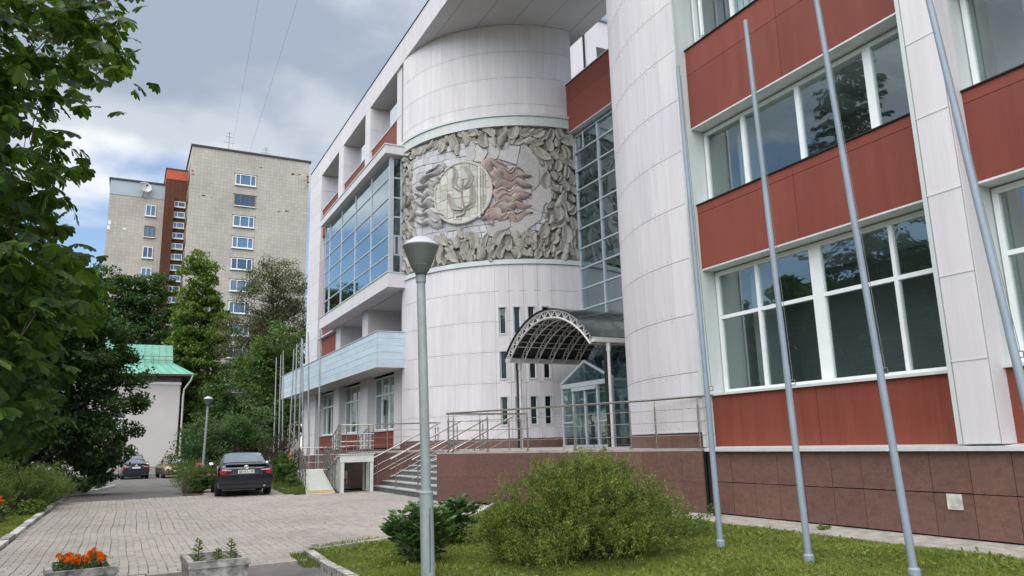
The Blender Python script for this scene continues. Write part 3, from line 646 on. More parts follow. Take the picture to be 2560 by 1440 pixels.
# ------------------------------------------------------------------ carved stone mural (u along the curve, v = height, h = proud of the wall)
t = NT('mural_field'); f = t.wnoise(2.2, 5, .65); f2 = t.wnoise(16, 4, .65)
c = t.ramp(f, [(.3, (.40, .40, .43)), (.5, (.50, .50, .53)), (.7, (.52, .49, .45))]); c = t.mix(.3, c, t.ramp(f2, [(.3, (.28, .28, .31)), (.7, (.60, .60, .62))]))
c = t.mix(1., c, t.ramp(t.rnd(), [(0, (.84, .83, .84)), (1, (1.1, 1.1, 1.1))]), 'MULTIPLY'); t.base(c, .8, 0, .25); t.bump(f2, .35, .02)
def stone(name, a, b, d, bump=.5):
    t = NT(name); f = t.wnoise(2.0, 5, .65); f2 = t.wnoise(13, 5, .7)
    c = t.ramp(f, [(.3, a), (.55, b), (.75, d)]); c = t.mix(.45, c, t.ramp(f2, [(.3, tuple(x*.55 for x in a)), (.7, tuple(min(1, x*1.35) for x in d))]))
    c = t.mix(1., c, t.ramp(t.rnd(), [(0, (.82, .80, .78)), (1, (1.12, 1.1, 1.08))]), 'MULTIPLY'); t.base(c, .85, 0, .2); t.bump(f2, bump, .03); return t.m
stone('stone_petal', (.285, .27, .235), (.36, .348, .315), (.42, .412, .39), .9); stone('stone_base', (.19, .175, .15), (.25, .23, .205), (.31, .295, .27), .8)
stone('stone_red', (.35, .19, .19), (.375, .315, .29), (.41, .395, .365), .8); stone('stone_blue', (.32, .33, .385), (.41, .405, .41), (.44, .42, .385), .7)
stone('stone_disc', (.48, .47, .41), (.53, .52, .465), (.48, .50, .505), .25); stone('stone_leaf', (.37, .26, .215), (.38, .375, .34), (.33, .385, .40)); stone('stone_slab', (.40, .40, .42), (.46, .46, .485), (.47, .445, .40), .3)
MUR = link('mural', None, BLD); MUR['label'] = 'carved grey stone relief with a leaf medallion, red and blue waves and a border of petals'
def MP(u, v, h): a = u/6.0; r = 6.0+h; return (16.8-r*math.cos(a), 32.0-r*math.sin(a), v)
UMAX = 9.38
mb = MB(); mb.grid([[MP(u, v, -.12) for u in np.linspace(.05, UMAX, 40)] for v in (9.06, 15.06)]); mb.build('ground_slab', 'stone_base', MUR)
INNER = [(1.26, 14.59), (1.85, 14.7), (2.67, 14.76), (3.17, 14.57), (3.64, 14.35), (4.1, 14.17), (4.49, 14.58), (4.95, 14.46), (5.34, 14.29), (5.98, 14.12), (6.94, 14.18), (7.36, 14.04), (7.67, 13.55), (7.92, 12.94), (7.88, 12.5), (8.18, 12.4), (8.18, 11.69), (7.81, 11.28), (8.01, 10.75), (7.25, 10.29), (6.72, 10.14), (6.31, 10.2), (5.58, 10.08), (5.37, 10.15), (5.04, 9.91), (4.61, 10.17), (4.12, 10.45), (3.72, 10.12), (3.15, 10.38), (2.65, 10.14), (2.02, 10.21), (1.38, 11.03), (1.22, 11.88), (1.16, 13.07), (1.04, 14.0)]
def clip(poly, inside, inter):
    out = []
    for i in range(len(poly)):
        a, b = poly[i-1], poly[i]; ia, ib = inside(a), inside(b)
        if ib:
            if not ia: out.append(inter(a, b))
            out.append(b)
        elif ia: out.append(inter(a, b))
    return out
def half(poly, n, d):
    f = lambda p: p[0]*n[0]+p[1]*n[1]-d
    return clip(poly, lambda p: f(p) <= 0, lambda a, b: tuple(a[k]+(b[k]-a[k])*(f(a)/(f(a)-f(b))) for k in (0, 1)))
def plate(name, poly, h0, h1, mat, parent=None, bev=.012, tilt=0.0):
    """flat stone with a chamfered edge following the curved wall"""
    n = len(poly)
    if n < 3: return
    cu = sum(p[0] for p in poly)/n; cv = sum(p[1] for p in poly)/n
    area = sum(poly[i][0]*poly[(i+1) % n][1]-poly[(i+1) % n][0]*poly[i][1] for i in range(n))/2
    if abs(area) < .004: return
    if area < 0: poly = poly[::-1]
    sc = max(.3, 1-bev*2/math.sqrt(abs(area))); vs = [MP(*p, h0) for p in poly]+[MP(*p, h1-bev*.6) for p in poly]
    vs += [MP(cu+(p[0]-cu)*sc, cv+(p[1]-cv)*sc, h1+tilt*(p[0]-cu)) for p in poly]+[MP(cu, cv, h1)]
    fs = [(i, (i+1) % n, n+(i+1) % n, n+i) for i in range(n)]+[(n+i, n+(i+1) % n, 2*n+(i+1) % n, 2*n+i) for i in range(n)]+[(2*n+i, 2*n+(i+1) % n, 3*n) for i in range(n)]
    return MB().add(vs, fs).build(name, mat, parent or MUR)
rs = random.Random(11)
# coursed field stones radiating a little round the medallion
v = 9.75; row = 0
while v < 14.9:
    hh = rs.uniform(.26, .40); u = .9+rs.uniform(0, .3)
    while u < 8.3:
        ww = rs.uniform(.26, .62); cu, cv = u+ww/2, v+hh/2
        if pip(cu, cv, INNER) or pip(cu+.25, cv, INNER) or pip(cu-.25, cv, INNER) or pip(cu, cv+.25, INNER) or pip(cu, cv-.25, INNER):
            def wv(a, b): return (a+.10*math.sin(b*1.7+a*.6)+.05*math.sin(b*4+a), b+.07*math.sin(a*1.3)+.03*math.sin(a*3.7+b))
            g = .009
            plate('field_stone', [wv(u+g, v+g), wv(u+ww-g, v+g), wv(u+ww-g, v+hh-g), wv(u+g, v+hh-g)], -.125, -.03+rs.uniform(-.012, .015), 'mural_field', bev=.01)
        u += ww
    v += hh; row += 1
# broken slabs standing proud
SL = dict(A=([(6.94, 14.15), (7.66, 13.15), (7.66, 12.38), (7.35, 12.04), (7.32, 12.59), (6.75, 13.03), (6.71, 13.36)], .05), B=([(6.96, 14.18), (7.36, 14.04), (7.92, 12.94), (7.85, 12.49), (7.68, 12.49), (7.68, 13.15)], .0),
  C=([(7.35, 12.04), (7.71, 12.38), (8.17, 12.29), (8.18, 11.69), (7.75, 11.12), (7.23, 11.32)], .035), D=([(7.75, 11.12), (7.72, 10.84), (6.83, 10.16), (6.4, 10.52), (6.38, 10.9), (6.8, 10.94), (7.23, 11.30)], .02),
  E=([(6.37, 10.84), (6.36, 10.47), (5.58, 10.11), (5.37, 10.15), (5.38, 10.63), (6.01, 10.75)], .03), F=([(4.55, 14.57), (4.95, 14.46), (4.89, 14.07), (4.94, 13.72), (4.77, 13.57), (4.42, 13.68), (4.49, 14.01), (4.43, 14.19)], .03),
  G=([(5.01, 14.45), (5.39, 14.23), (5.47, 13.88), (5.21, 13.46), (4.82, 13.57), (4.95, 13.72), (4.90, 14.12)], .05), H=([(5.5, 14.28), (5.88, 14.24), (6.0, 13.84), (5.86, 13.57), (5.32, 13.51), (5.48, 13.83)], .025),
  I=([(6.03, 13.89), (6.89, 14.12), (6.7, 13.25), (6.23, 13.43), (5.92, 13.57)], .06))
for k, (poly, h) in SL.items(): plate('broken_slab', poly, -.12, h, 'stone_slab', bev=.02, tilt=.02)
# medallion: tiles clipped by the circle, a raised rim
DC, DR = (4.24, 12.21), 1.43
rp = lambda r, k=48: [(DC[0]+r*math.cos(2*math.pi*i/k), DC[1]+r*1.0*math.sin(2*math.pi*i/k)) for i in range(k)]
mb = MB(); o1, o2, o3 = rp(DR), rp(DR-.03), rp(DR-.10)
mb.grid([[MP(*p, h) for p in ring+ring[:1]] for ring, h in ((o1, -.12), (o1, .10), (o2, .125), (o3, .12), (o3, .07))]); mb.build('medallion_rim', 'stone_disc', MUR)
cols = [DC[0]-DR]
while cols[-1] < DC[0]+DR: cols.append(cols[-1]+rs.uniform(.2, .42))
tiles = 0
for i in range(len(cols)-1):
    v = DC[1]-DR
    while v < DC[1]+DR:
        hh = rs.uniform(.22, .55); sl = .12*math.sin(i*1.3)
        poly = [(cols[i]+.007, v+.007), (cols[i+1]-.007, v+.007+sl*.2), (cols[i+1]-.007, v+hh-.007+sl*.2), (cols[i]+.007, v+hh-.007)]
        for k in range(20):
            a = 2*math.pi*k/20; n = (math.cos(a), math.sin(a)); poly = half(poly, n, n[0]*DC[0]+n[1]*DC[1]+(DR-.11))
            if len(poly) < 3: break
        if len(poly) >= 3: plate('medallion_tile', poly, .0, .085+rs.uniform(-.008, .010), 'stone_disc', bev=.007)
        v += hh
def ribbon(name, pts, width, height, mat, prof='ridge', nt=9, base=-.1, parent=None, k=5, off=0.0, wob=0.0):
    S = catmull(pts, k); n = len(S); P = []
    for i, p in enumerate(S):
        s = i/(n-1); d = S[min(i+1, n-1)]-S[max(i-1, 0)]; d = d/(np.linalg.norm(d)+1e-9); nn = np.array((-d[1], d[0]))
        w = width(s) if callable(width) else width; H = height(s) if callable(height) else height; rowp = []
        for j in range(nt+2):
            if j == 0 or j == nt+1:
                tt = -1 if j == 0 else 1; h = base
            else:
                tt = -1+2*(j-1)/(nt-1)
                if prof == 'ridge': h = H*(1-abs(tt)**2.2)**.8*(1+.25*tt)
                elif prof == 'scoop': h = H*(.55+.65*max(0, tt+.2)**1.3-.45*math.exp(-((tt+.25)/.33)**2)) if abs(tt) < .99 else H*.35
                else: h = H*(.08+.92*abs(tt)**1.3) if abs(tt) < .98 else H*.70
                h += off
            q = p+nn*tt*w*.5
            if wob: q = q+nn*wob*math.sin(s*9+tt)
            rowp.append(MP(q[0], q[1], h))
        P.append(rowp)
    mb = MB().grid(P)
    return mb.build(name, mat, parent or MUR, smooth=True)
tap = lambda w, e=.15: (lambda s: w*(e+(1-e)*math.sin(math.pi*min(1, max(0, .06+.90*s)))**.6))
RED = [[(5.32, 13.11), (5.59, 13.42), (5.96, 13.23), (6.27, 12.93), (6.59, 13.09)], [(5.69, 12.69), (6.06, 12.94), (6.37, 12.76), (6.64, 12.97), (6.95, 12.75), (7.32, 12.7)], [(5.73, 12.3), (6.05, 12.5), (6.37, 12.43), (6.69, 12.59), (6.99, 12.36), (7.31, 12.25)],
 [(5.72, 11.86), (6.04, 12.0), (6.35, 11.93), (6.62, 12.15), (6.88, 11.98), (7.3, 11.92)], [(5.82, 11.63), (6.14, 11.78), (6.45, 11.71), (6.72, 11.87), (7.03, 11.81), (7.3, 11.95)], [(5.6, 11.27), (5.98, 11.46), (6.29, 11.39), (6.61, 11.54), (6.86, 11.38), (7.28, 11.4)],
 [(5.39, 11.07), (5.76, 11.09), (6.02, 10.97), (6.28, 11.12), (6.59, 10.89), (6.96, 11.05), (7.33, 11.08)], [(5.28, 11.02), (5.49, 10.79), (5.59, 10.56)], [(5.5, 11.28), (5.81, 10.93), (6.12, 10.91), (6.39, 11.06), (6.59, 10.81)]]
for i, p in enumerate(RED):
    ribbon('red_wave', p, (lambda s, i=i: (.58 if i < 7 else .36)*(1.0-.80*max(0, s-.12)**1.3)*(.85+.22*math.sin(s*11+i*2))), lambda s, i=i: .12+.04*math.sin(s*7+i), 'stone_red', 'ridge', nt=11, wob=.05, k=7)
    if i < 7: ribbon('red_wave', [(a+.05, b+.13) for a, b in p[:-1]], lambda s: .17*(1-.8*s), .15, 'stone_red', 'ridge', nt=6, wob=.04, k=6)
BLU = [[(1.94, 13.2), (2.36, 13.32), (2.81, 13.44), (3.1, 13.55), (3.37, 13.31)], [(1.71, 12.97), (2.11, 12.92), (2.51, 13.05), (2.88, 12.85), (3.16, 12.9)], [(1.62, 12.71), (2.02, 12.54), (2.43, 12.61), (2.81, 12.41)], [(1.57, 12.37), (2.02, 12.08), (2.43, 12.16), (2.81, 11.9)],
 [(1.62, 11.83), (2.11, 11.6), (2.51, 11.68), (2.95, 11.37), (3.29, 11.19)], [(1.67, 11.42), (2.11, 11.15), (2.51, 11.29), (2.94, 10.97), (3.28, 11.02)]]
for i, p in enumerate(BLU):
    ribbon('blue_wave', p, (lambda s, i=i: .52*(.28+.72*min(1, s*1.6))*(.85+.22*math.sin(s*10+i*2))), lambda s, i=i: .14+.045*math.sin(s*8+i), 'stone_blue', 'ridge', nt=11, wob=.05, k=7)
    ribbon('blue_wave', [(a+.05, b+.12) for a, b in p[1:]], lambda s: .16*(.4+.6*s), .18, 'stone_blue', 'ridge', nt=6, wob=.04, k=6)
for p, w in (([(4.41, 12.34), (4.64, 12.58), (4.7, 12.91), (4.42, 13.34)], .25), ([(4.29, 12.24), (3.93, 12.64), (4.0, 13.02), (3.91, 13.43)], .24), ([(4.39, 11.4), (4.74, 11.63), (4.8, 12.06), (4.75, 12.51)], .28), ([(4.34, 11.41), (3.92, 11.58), (3.74, 11.94), (3.65, 12.24)], .27)):
    ribbon('medallion_leaf', p, tap(w, .04), .075, 'stone_leaf', 'scoop', base=.02, off=.085)
ribbon('leaf_stem', [(4.0, 11.13), (4.39, 11.23), (4.34, 11.68), (4.29, 12.13), (4.35, 12.79)], tap(.09, .3), .06, 'stone_leaf', 'ridge', base=.02, off=.08)
plate('medallion_bar', [(5.03, 10.95), (5.12, 10.98), (5.13, 13.22), (5.05, 13.26)], .05, .135, 'stone_disc'); plate('medallion_bar', [(5.20, 11.1), (5.26, 11.12), (5.27, 13.1), (5.22, 13.14)], .05, .12, 'stone_leaf')
# border of carved petals: hand-set flow, thrown until the border is full
pts = []
def try_pet(u, v, rad):
    if any((u-a)**2+(v-b)**2 < (rad+c)**2 for a, b, c in pts): return False
    pts.append((u, v, rad)); return True
tries = 0
while tries < 9000 and len(pts) < 260:
    tries += 1; u = rs.uniform(.25, UMAX-.18); v = rs.uniform(9.2, 14.92)
    if pip(u, v, INNER): continue
    rad = rs.uniform(.13, .25) if tries < 4500 else rs.uniform(.08, .14)
    try_pet(u, v, rad)
for (u, v, rad) in pts:
    # flames rise along the foot, leaves sweep round the sides and hang from the top
    du, dv = u-4.6, v-12.1; base = math.atan2(dv, du)
    if v < 10.4: ang = math.pi/2+.5*math.sin(u*2.1)+rs.uniform(-.35, .35)
    elif v > 14.2: ang = math.pi/2+.9*math.sin(u*1.4+1)+rs.uniform(-.5, .5)
    else: ang = base+math.pi/2+rs.uniform(-.8, .8)
    L = rad*rs.uniform(2.6, 3.5); w = rad*rs.uniform(1.6, 2.3); bend = rs.choice((-1, 1))*rs.uniform(.25, .55)*rad*1.6
    d = (math.cos(ang), math.sin(ang)); n = (-d[1], d[0])
    P = [(u-d[0]*L/2, v-d[1]*L/2), (u-d[0]*L/6+n[0]*bend*.6, v-d[1]*L/6+n[1]*bend*.6), (u+d[0]*L/6+n[0]*bend*.4, v+d[1]*L/6+n[1]*bend*.4), (u+d[0]*L/2-n[0]*bend*.5, v+d[1]*L/2-n[1]*bend*.5)]
    P = [(min(max(a, .12), UMAX-.08), min(max(b, 9.12), 14.99)) for a, b in P]
    ribbon('carved_petal', P, tap(w, .10), rad*rs.uniform(.42, .70), 'stone_petal', rs.choice(('cup', 'cup', 'scoop', 'scoop', 'ridge')), nt=9, base=-.12, k=4)

# ------------------------------------------------------------------ entrance terrace, stairs, ramp, canopy
POD = thing('entrance_terrace', 'raised entrance terrace faced with polished red-brown granite slabs', 'terrace')
deck = [(7.97, 20.32), (10.42, 13.88), (10.72, 12.28), (16.8, 12.28), (16.8, 30.5), (8.1, 30.5), (8.1, 26.9), (10.4, 26.9), (10.4, 20.32)]
MB().prism(deck, 1.28, 1.34).build('deck', 'deck_stone', POD)
MB().prism([(8.06, 20.28), (10.48, 13.93), (10.79, 12.3), (16.7, 12.3), (16.7, 30.4), (8.2, 30.4), (8.2, 26.95), (10.5, 26.95), (10.5, 20.28)], -.1, 1.278).build('core', 'dark_gap', POD)
def slab_face(parent, p, q, n, zs, name='granite_slab'):
    p = Vector((*p, 0)); q = Vector((*q, 0)); d = (q-p)/n; nn = Vector((d.y, -d.x, 0)).normalized()
    wf = WF((p.x, p.y), (d.normalized().x, d.normalized().y), (nn.x, nn.y)); L = d.length
    for i in range(n):
        for z0, z1 in zip(zs[:-1], zs[1:]):
            mb = MB(); e = random.uniform(-.0015, .0015); wf.box(mb, i*L+.002, (i+1)*L-.002, -.04, e, z0+.002, z1-.002); mb.build(name, 'granite', parent)
slab_face(POD, (10.44, 13.9), (7.995, 20.3), 6, [0.0, .655, 1.277]); slab_face(POD, (10.745, 12.25), (10.445, 13.89), 3, [0.0, .655, 1.277])
slab_face(POD, (10.4, 26.9), (8.12, 26.9), 3, [0.0, .655, 1.277]); slab_face(POD, (8.12, 26.9), (8.12, 30.4), 5, [0.0, .655, 1.277])
STR = thing('entrance_stairs', 'dark grey stone entrance stairs with pale treads and worn risers', 'stairs')
for k in range(8):
    x = 8.06+.33*k; z = .1675*(k+1)
    st = link('step', None, STR)
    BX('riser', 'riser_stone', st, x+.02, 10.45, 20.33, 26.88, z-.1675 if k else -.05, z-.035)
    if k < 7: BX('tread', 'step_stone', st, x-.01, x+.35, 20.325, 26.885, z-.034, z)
# railings -----------------------------------------------------
def rail_run(name, label, pts, posts, top, mids, zb, rtop=.026, group=None):
    """polyline railing on a level or sloping base: pts (x,y,z of base)"""
    r = thing(name, label, 'railing', (pts[0][0], pts[0][1], pts[0][2]), 0, group); o = Vector(r.location)
    L = lambda h: [Vector(p)+Vector((0, 0, h))-o for p in pts]
    MB().tube(L(top), rtop, 10).build('handrail', 'steel', r, True)
    for h in mids: MB().tube(L(h), .008, 6).build('rod', 'steel', r, True)
    for p in posts:
        q = Vector(p)-o; mb = MB(); mb.tube([q, q+Vector((0, 0, top-.16))], .021, 8); mb.tube([q+Vector((0, 0, top-.16)), q+Vector((0, 0, top))], .009, 6); mb.lathe([(.05, 0), (.05, .012)], q, 10); mb.build('post', 'steel', r, True)
    return r
def lin(p, q, ts): return [tuple(p[i]+(q[i]-p[i])*t for i in range(3)) for t in ts]
rail_run('terrace_railing', 'steel railing along the front edge of the granite terrace', [(8.14, 19.95, 1.34), (10.50, 13.8, 1.34), (10.80, 11.9, 1.34)],
         [(8.16, 19.89, 1.34), (8.23, 19.69, 1.34), (8.71, 18.45, 1.34), (9.22, 17.12, 1.34), (9.76, 15.71, 1.34), (10.34, 14.2, 1.34), (10.54, 13.52, 1.34), (10.74, 12.32, 1.34)], 1.07, [.27, .56, .83], 1.34)
rail_run('stair_side_railing', 'steel railing at the top corner of the stairs beside the granite terrace', [(8.14, 19.97, 1.34), (10.9, 20.25, 1.34)], lin((8.2, 20.0, 1.34), (10.8, 20.24, 1.34), [.0, .4, .95]), 1.06, [.3, .6, .85], 1.34)
for i, yv in enumerate((26.78, 24.65, 22.5, 20.6)):
    lab = ['steel handrail at the foot of the stair wall beside the ramp platform', 'steel handrail on the stairs, second from the ramp', 'steel handrail on the stairs just left of the near lamp post', 'steel handrail on the stairs hugging the granite terrace'][i]
    b = [(8.0, yv, .10), (10.62, yv, 1.36)]; r = rail_run('stair_handrail', lab, b, lin((8.2, yv, .18), (10.45, yv, 1.34), [0, .48, 1]), 1.0, [.42, .68], 0, .028, group='stair handrails')
rail_run('landing_railing', 'steel railing on the terrace between ramp platform and stairs', [(8.0, 27.0, 1.30), (10.75, 27.0, 1.34)], lin((8.05, 27.0, 1.30), (10.7, 27.0, 1.34), [.02, .22, .75, .98]), 1.03, [.28, .55, .8], 1.3)
# ramp -----------------------------------------------------
RA = thing('access_ramp', 'white steel switchback access ramp with ribbed deck and rusty foot', 'ramp', (5.62, 26.4, 0), R_(-9.5)); RL = 7.2
def rtree(name, mat, *a): return BX(name, mat, RA, *a)
mb = MB().add([(0, 0, .012), (.95, 0, .012), (.95, RL, .60), (0, RL, .60), (0, 0, .0), (.95, 0, .0), (.95, RL, .52), (0, RL, .52)], [(0, 1, 2, 3), (7, 6, 5, 4), (0, 3, 7, 4), (1, 5, 6, 2), (2, 6, 7, 3), (0, 4, 5, 1)]); mb.build('ramp_deck', 'white_steel', RA)
t = NT('rusty'); t.base(t.ramp(t.wnoise(6, 4, .7), [(.3, (.42, .24, .08)), (.7, (.55, .45, .30))]), .8)
for k in range(60):
    y = .06+k*(RL-.1)/60; z = .012+.588*y/RL; mb = MB().box(.03, .92, y, y+.05, z-.004, z+.016); mb.build('rib', 'rusty' if k < 6 else 'white_steel', RA)
rtree('landing', 'white_steel', -.05, 2.2, RL, RL+1.5, .52, .60)
mb = MB().add([(1.12, -.05, 1.27), (2.2, -.05, 1.27), (2.2, 1.6, 1.27), (1.12, 1.6, 1.27), (2.2, RL, .61), (1.12, RL, .61), (1.12, -.05, 1.20), (2.2, -.05, 1.20), (2.2, 1.6, 1.20), (1.12, 1.6, 1.20), (2.2, RL, .54), (1.12, RL, .54)],
              [(0, 1, 2, 3), (3, 2, 4, 5), (6, 9, 8, 7), (9, 11, 10, 8), (0, 6, 7, 1), (1, 7, 8, 2), (2, 8, 10, 4), (0, 3, 9, 6), (3, 5, 11, 9), (5, 4, 10, 11)]); mb.build('upper_deck', 'white_steel', RA)
rtree('front_beam', 'white_steel', 1.08, 2.24, -.10, -.02, 1.02, 1.275); rtree('edge_plate', 'white_steel', 1.04, 2.28, -.14, .0, 1.277, 1.30)
for (x, y, h) in [(1.12, -.08, 1.02), (2.12, -.08, 1.02)]+[(xx, .9+1.05*k, min(1.2, 1.2-.66*max(0, (.9+1.05*k-1.6))/(RL-1.6))-.02) for k in range(6) for xx in (1.16, 2.1)]:
    rtree('leg', 'white_steel', x, x+.11, y, y+.11, -.05, h)
for k in range(5):
    y = 1.2+1.3*k; rtree('leg', 'white_steel', .0, .08, y, y+.08, -.1, .6*y/RL-.03)
for k in range(3): rtree('leg', 'white_steel', -.03+1.1*k, .05+1.1*k, RL+1.35, RL+1.43, -.2, .52)
def ramp_rail(pts, n, tops=(.95, .62), parent=RA):
    S = [Vector(p) for p in pts]
    for h in tops: MB().tube([p+Vector((0, 0, h)) for p in S], .024 if h == tops[0] else .02, 8).build('handrail', 'steel', parent, True)
    MB().tube([p+Vector((0, 0, .3)) for p in S], .009, 6).build('rod', 'steel', parent, True)
    for a, b in zip(S[:-1], S[1:]):
        for i in range(n):
            q = a+(b-a)*((i+.5)/n); mb = MB(); mb.tube([q-Vector((0, 0, .05)), q+Vector((0, 0, tops[0]))], .02, 8); mb.build('post', 'steel', parent, True)
ramp_rail([(-.02, .05, .02), (-.02, RL, .60), (-.02, RL+1.45, .6)], 5); ramp_rail([(.98, .05, .02), (.98, RL, .60)], 6); ramp_rail([(-.02, RL+1.45, .6), (2.2, RL+1.45, .6)], 3)
ramp_rail([(1.10, 1.6, 1.27), (1.10, RL-.2, .63)], 5); ramp_rail([(2.22, 1.6, 1.27), (2.22, RL, .61)], 5)
ramp_rail([(1.10, .0, 1.28), (1.10, 1.6, 1.28)], 2, (1.02, .7, .45)); ramp_rail([(1.10, -.02, 1.28), (2.25, -.02, 1.28)], 3, (1.02, .7, .45))
# canopy -----------------------------------------------------
CAN = thing('entrance_canopy', 'barrel-vaulted steel truss canopy with smoked sheeting over the entrance', 'canopy', (13.0, 22.6, 1.34))
CY, CHW, ZE, RISE = 22.6, 3.05, 4.76, 1.34
Rr = (CHW**2+RISE**2)/(2*RISE); zc = ZE+RISE-Rr; amax = math.asin(CHW/Rr)
def arc(r, n): return [(CY+r*math.sin(a), zc+r*math.cos(a)) for a in np.linspace(-amax, amax, n)]
OFF = Vector((-13.0, -22.6, -1.34))
N = 14
for k, x in enumerate((13.0, 13.62, 14.24, 14.86, 15.48, 16.1, 16.7)):
    tr = link('arch_truss', None, CAN); mb = MB(); o_ = [OFF+Vector((x, a, b)) for a, b in arc(Rr, 2*N+1)]; i_ = [OFF+Vector((x, a, b)) for a, b in arc(Rr-.26, 2*N+1)]
    w = .075 if k == 0 else .05
    mb.tube(o_, w/2, 6); MBi = MB().tube(i_, w/2, 6); mb.build('outer_chord', 'canopy_steel', tr, True); MBi.build('inner_chord', 'canopy_steel', tr, True)
    wb = MB()
    for j in range(0, 2*N, 2):
        e_ = .036 if k == 0 else .026; wb.bar(i_[j], o_[j+1], e_); wb.bar(o_[j+1], i_[j+2], e_); wb.bar(i_[j], o_[j], e_*.8)
    wb.build('web', 'canopy_steel', tr)
for a in np.linspace(-amax, amax, 9):
    for rr in (Rr+.01, Rr-.26):
        p = OFF+Vector((12.98, CY+rr*math.sin(a), zc+rr*math.cos(a))); MB().bar(p, p+Vector((3.74, 0, 0)), .03).build('purlin', 'canopy_steel', CAN)
mb = MB(); mb.grid([[tuple(OFF+Vector((x, a, b))) for a, b in arc(Rr+.045, 33)] for x in (12.9, 16.72)]); mb.grid([[tuple(OFF+Vector((x, a, b))) for a, b in arc(Rr+.06, 33)] for x in (12.9, 16.72)], True); mb.build('roof_sheet', 'smoked_sheet', CAN, True)
for yv in (CY-CHW, CY+CHW): MB().box(-.02, 3.74, yv-.1-22.6, yv+.1-22.6, 4.62-1.34, 4.74-1.34).build('eave_beam', 'canopy_steel', CAN)
for yv in (CY-CHW, CY+CHW):
    for x in (13.55, 16.3):
        p = link('column', None, CAN); MB().tube([(x-13, yv-22.6, 0), (x-13, yv-22.6, 3.3)], .055, 12).build('tube', 'canopy_steel', p, True)
        if x < 14: MB().box(x-13-.09, x-13+.05, yv-22.6+.06, yv-22.6+.16, 0, 3.0).build('black_plate', 'smoked_sheet', p); MB().tube([(x-13, yv-22.6, 3.0), (x-13, yv-22.6, 3.3)], .075, 12).build('collar', 'canopy_steel', p, True)
# glazed porch -----------------------------------------------------
PO = thing('glass_porch', 'glazed entrance porch with a pitched roof and sliding doors under the canopy', 'porch', (14.5, 22.45, 1.34))
def PX(name, mat, *a): return MB().box(*a).build(name, mat, PO)
for yv in (-1.6, -.75, .05, .85, 1.6): PX('post', 'alu', -.04, .06, yv-.04, yv+.04, 0, 2.13)
PX('head_beam', 'alu', -.06, .08, -1.64, 1.64, 2.12, 2.28); PX('sill_beam', 'alu', -.03, .05, -1.6, 1.6, 0, .07); PX('door_gear', 'alu', -.10, -.05, -.75, .85, 1.98, 2.10)
PX('transom', 'alu', -.02, .03, -1.56, -.8, .85, .9); PX('transom', 'alu', -.02, .03, .9, 1.56, .85, .9)
for (a, b) in ((-1.56, -.79), (-.71, .01), (.09, .81), (.89, 1.56)): PX('pane', 'door_glass', .0, .012, a, b, .07, 2.12)
mb = MB(); mb.bar((0, -1.72, 2.28), (0, 0, 3.02), .09); mb.bar((0, 1.72, 2.28), (0, 0, 3.02), .09); mb.build('gable_frame', 'alu', PO)
MB().add([(0, -1.58, 2.29), (0, 1.58, 2.29), (0, 0, 2.97), (.012, -1.58, 2.29), (.012, 1.58, 2.29), (.012, 0, 2.97)], [(0, 2, 1), (3, 4, 5), (0, 1, 4, 3), (1, 2, 5, 4), (2, 0, 3, 5)]).build('gable_pane', 'door_glass', PO)
for s in (-1, 1):
    MB().add([(0, s*1.75, 2.26), (2.28, s*1.75, 2.26), (2.28, 0, 3.04), (0, 0, 3.04), (0, s*1.75, 2.30), (2.28, s*1.75, 2.30), (2.28, 0, 3.08), (0, 0, 3.08)], [(0, 1, 2, 3), (4, 7, 6, 5), (0, 4, 5, 1), (0, 3, 7, 4), (1, 5, 6, 2)]).build('roof_pane', 'curtain_glass', PO)
    for x in (.75, 1.5, 2.2): PX('post', 'alu', x-.035, x+.035, s*1.6-.03, s*1.6+.03, 0, 2.2)
    for (a, b) in ((.06, .71), (.79, 1.46), (1.54, 2.16)): PX('pane', 'door_glass', a, b, s*1.6-.006, s*1.6+.006, .05, 2.2)
    PX('eave_beam', 'alu', 0, 2.26, s*1.6-.05, s*1.6+.05, 2.2, 2.28)
PX('door_mat', 'black_rubber', .1, 2.2, -1.5, 1.5, .002, .02)

# ------------------------------------------------------------------ flagpoles and lamps
def flagpole(base, top, label, mat, r=.05, group='flagpoles'):
    b = Vector(base); L = (Vector(top)-b); t_ = thing('flagpole', label, 'flagpole', base, 0, group)
    P = lambda s: tuple(L*s)
    MB().tube([P(-.02), P(.33), P(.335)], [r*1.0, r*.97, r*.9], 10).build('lower_tube', mat, t_, True)
    MB().tube([P(.33), P(.66), P(.665)], [r*.90, r*.86, r*.8], 10).build('middle_tube', mat, t_, True)
    MB().tube([P(.66), P(1.0)], [r*.80, r*.70], 10).build('upper_tube', mat, t_, True)
    MB().lathe([(r*.75, 0), (r*.75, .05), (.01, .07)], P(1.0), 8).build('cap', mat, t_)
    MB().lathe([(r*1.5, -.03), (r*1.5, .10), (r*1.05, .12)], (0, 0, 0), 12).build('base_collar', mat, t_)
    q = Vector(P(.30)); mb = MB(); mb.tube([q+Vector((r, 0, 0)), q+Vector((r+.05, -.03, .0)), q+Vector((r+.05, -.03, .06)), q+Vector((r, 0, .06))], .008, 6); mb.build('cleat', 'lamp_dark', t_)
    MB().tube([P(.30), tuple(Vector(P(.31))+Vector((r+.03, -.02, 0))), tuple(Vector(P(.985))+Vector((r*.7+.012, -.01, 0)))], .0045, 4, False).build('halyard', 'lamp_dark', t_)
    return t_
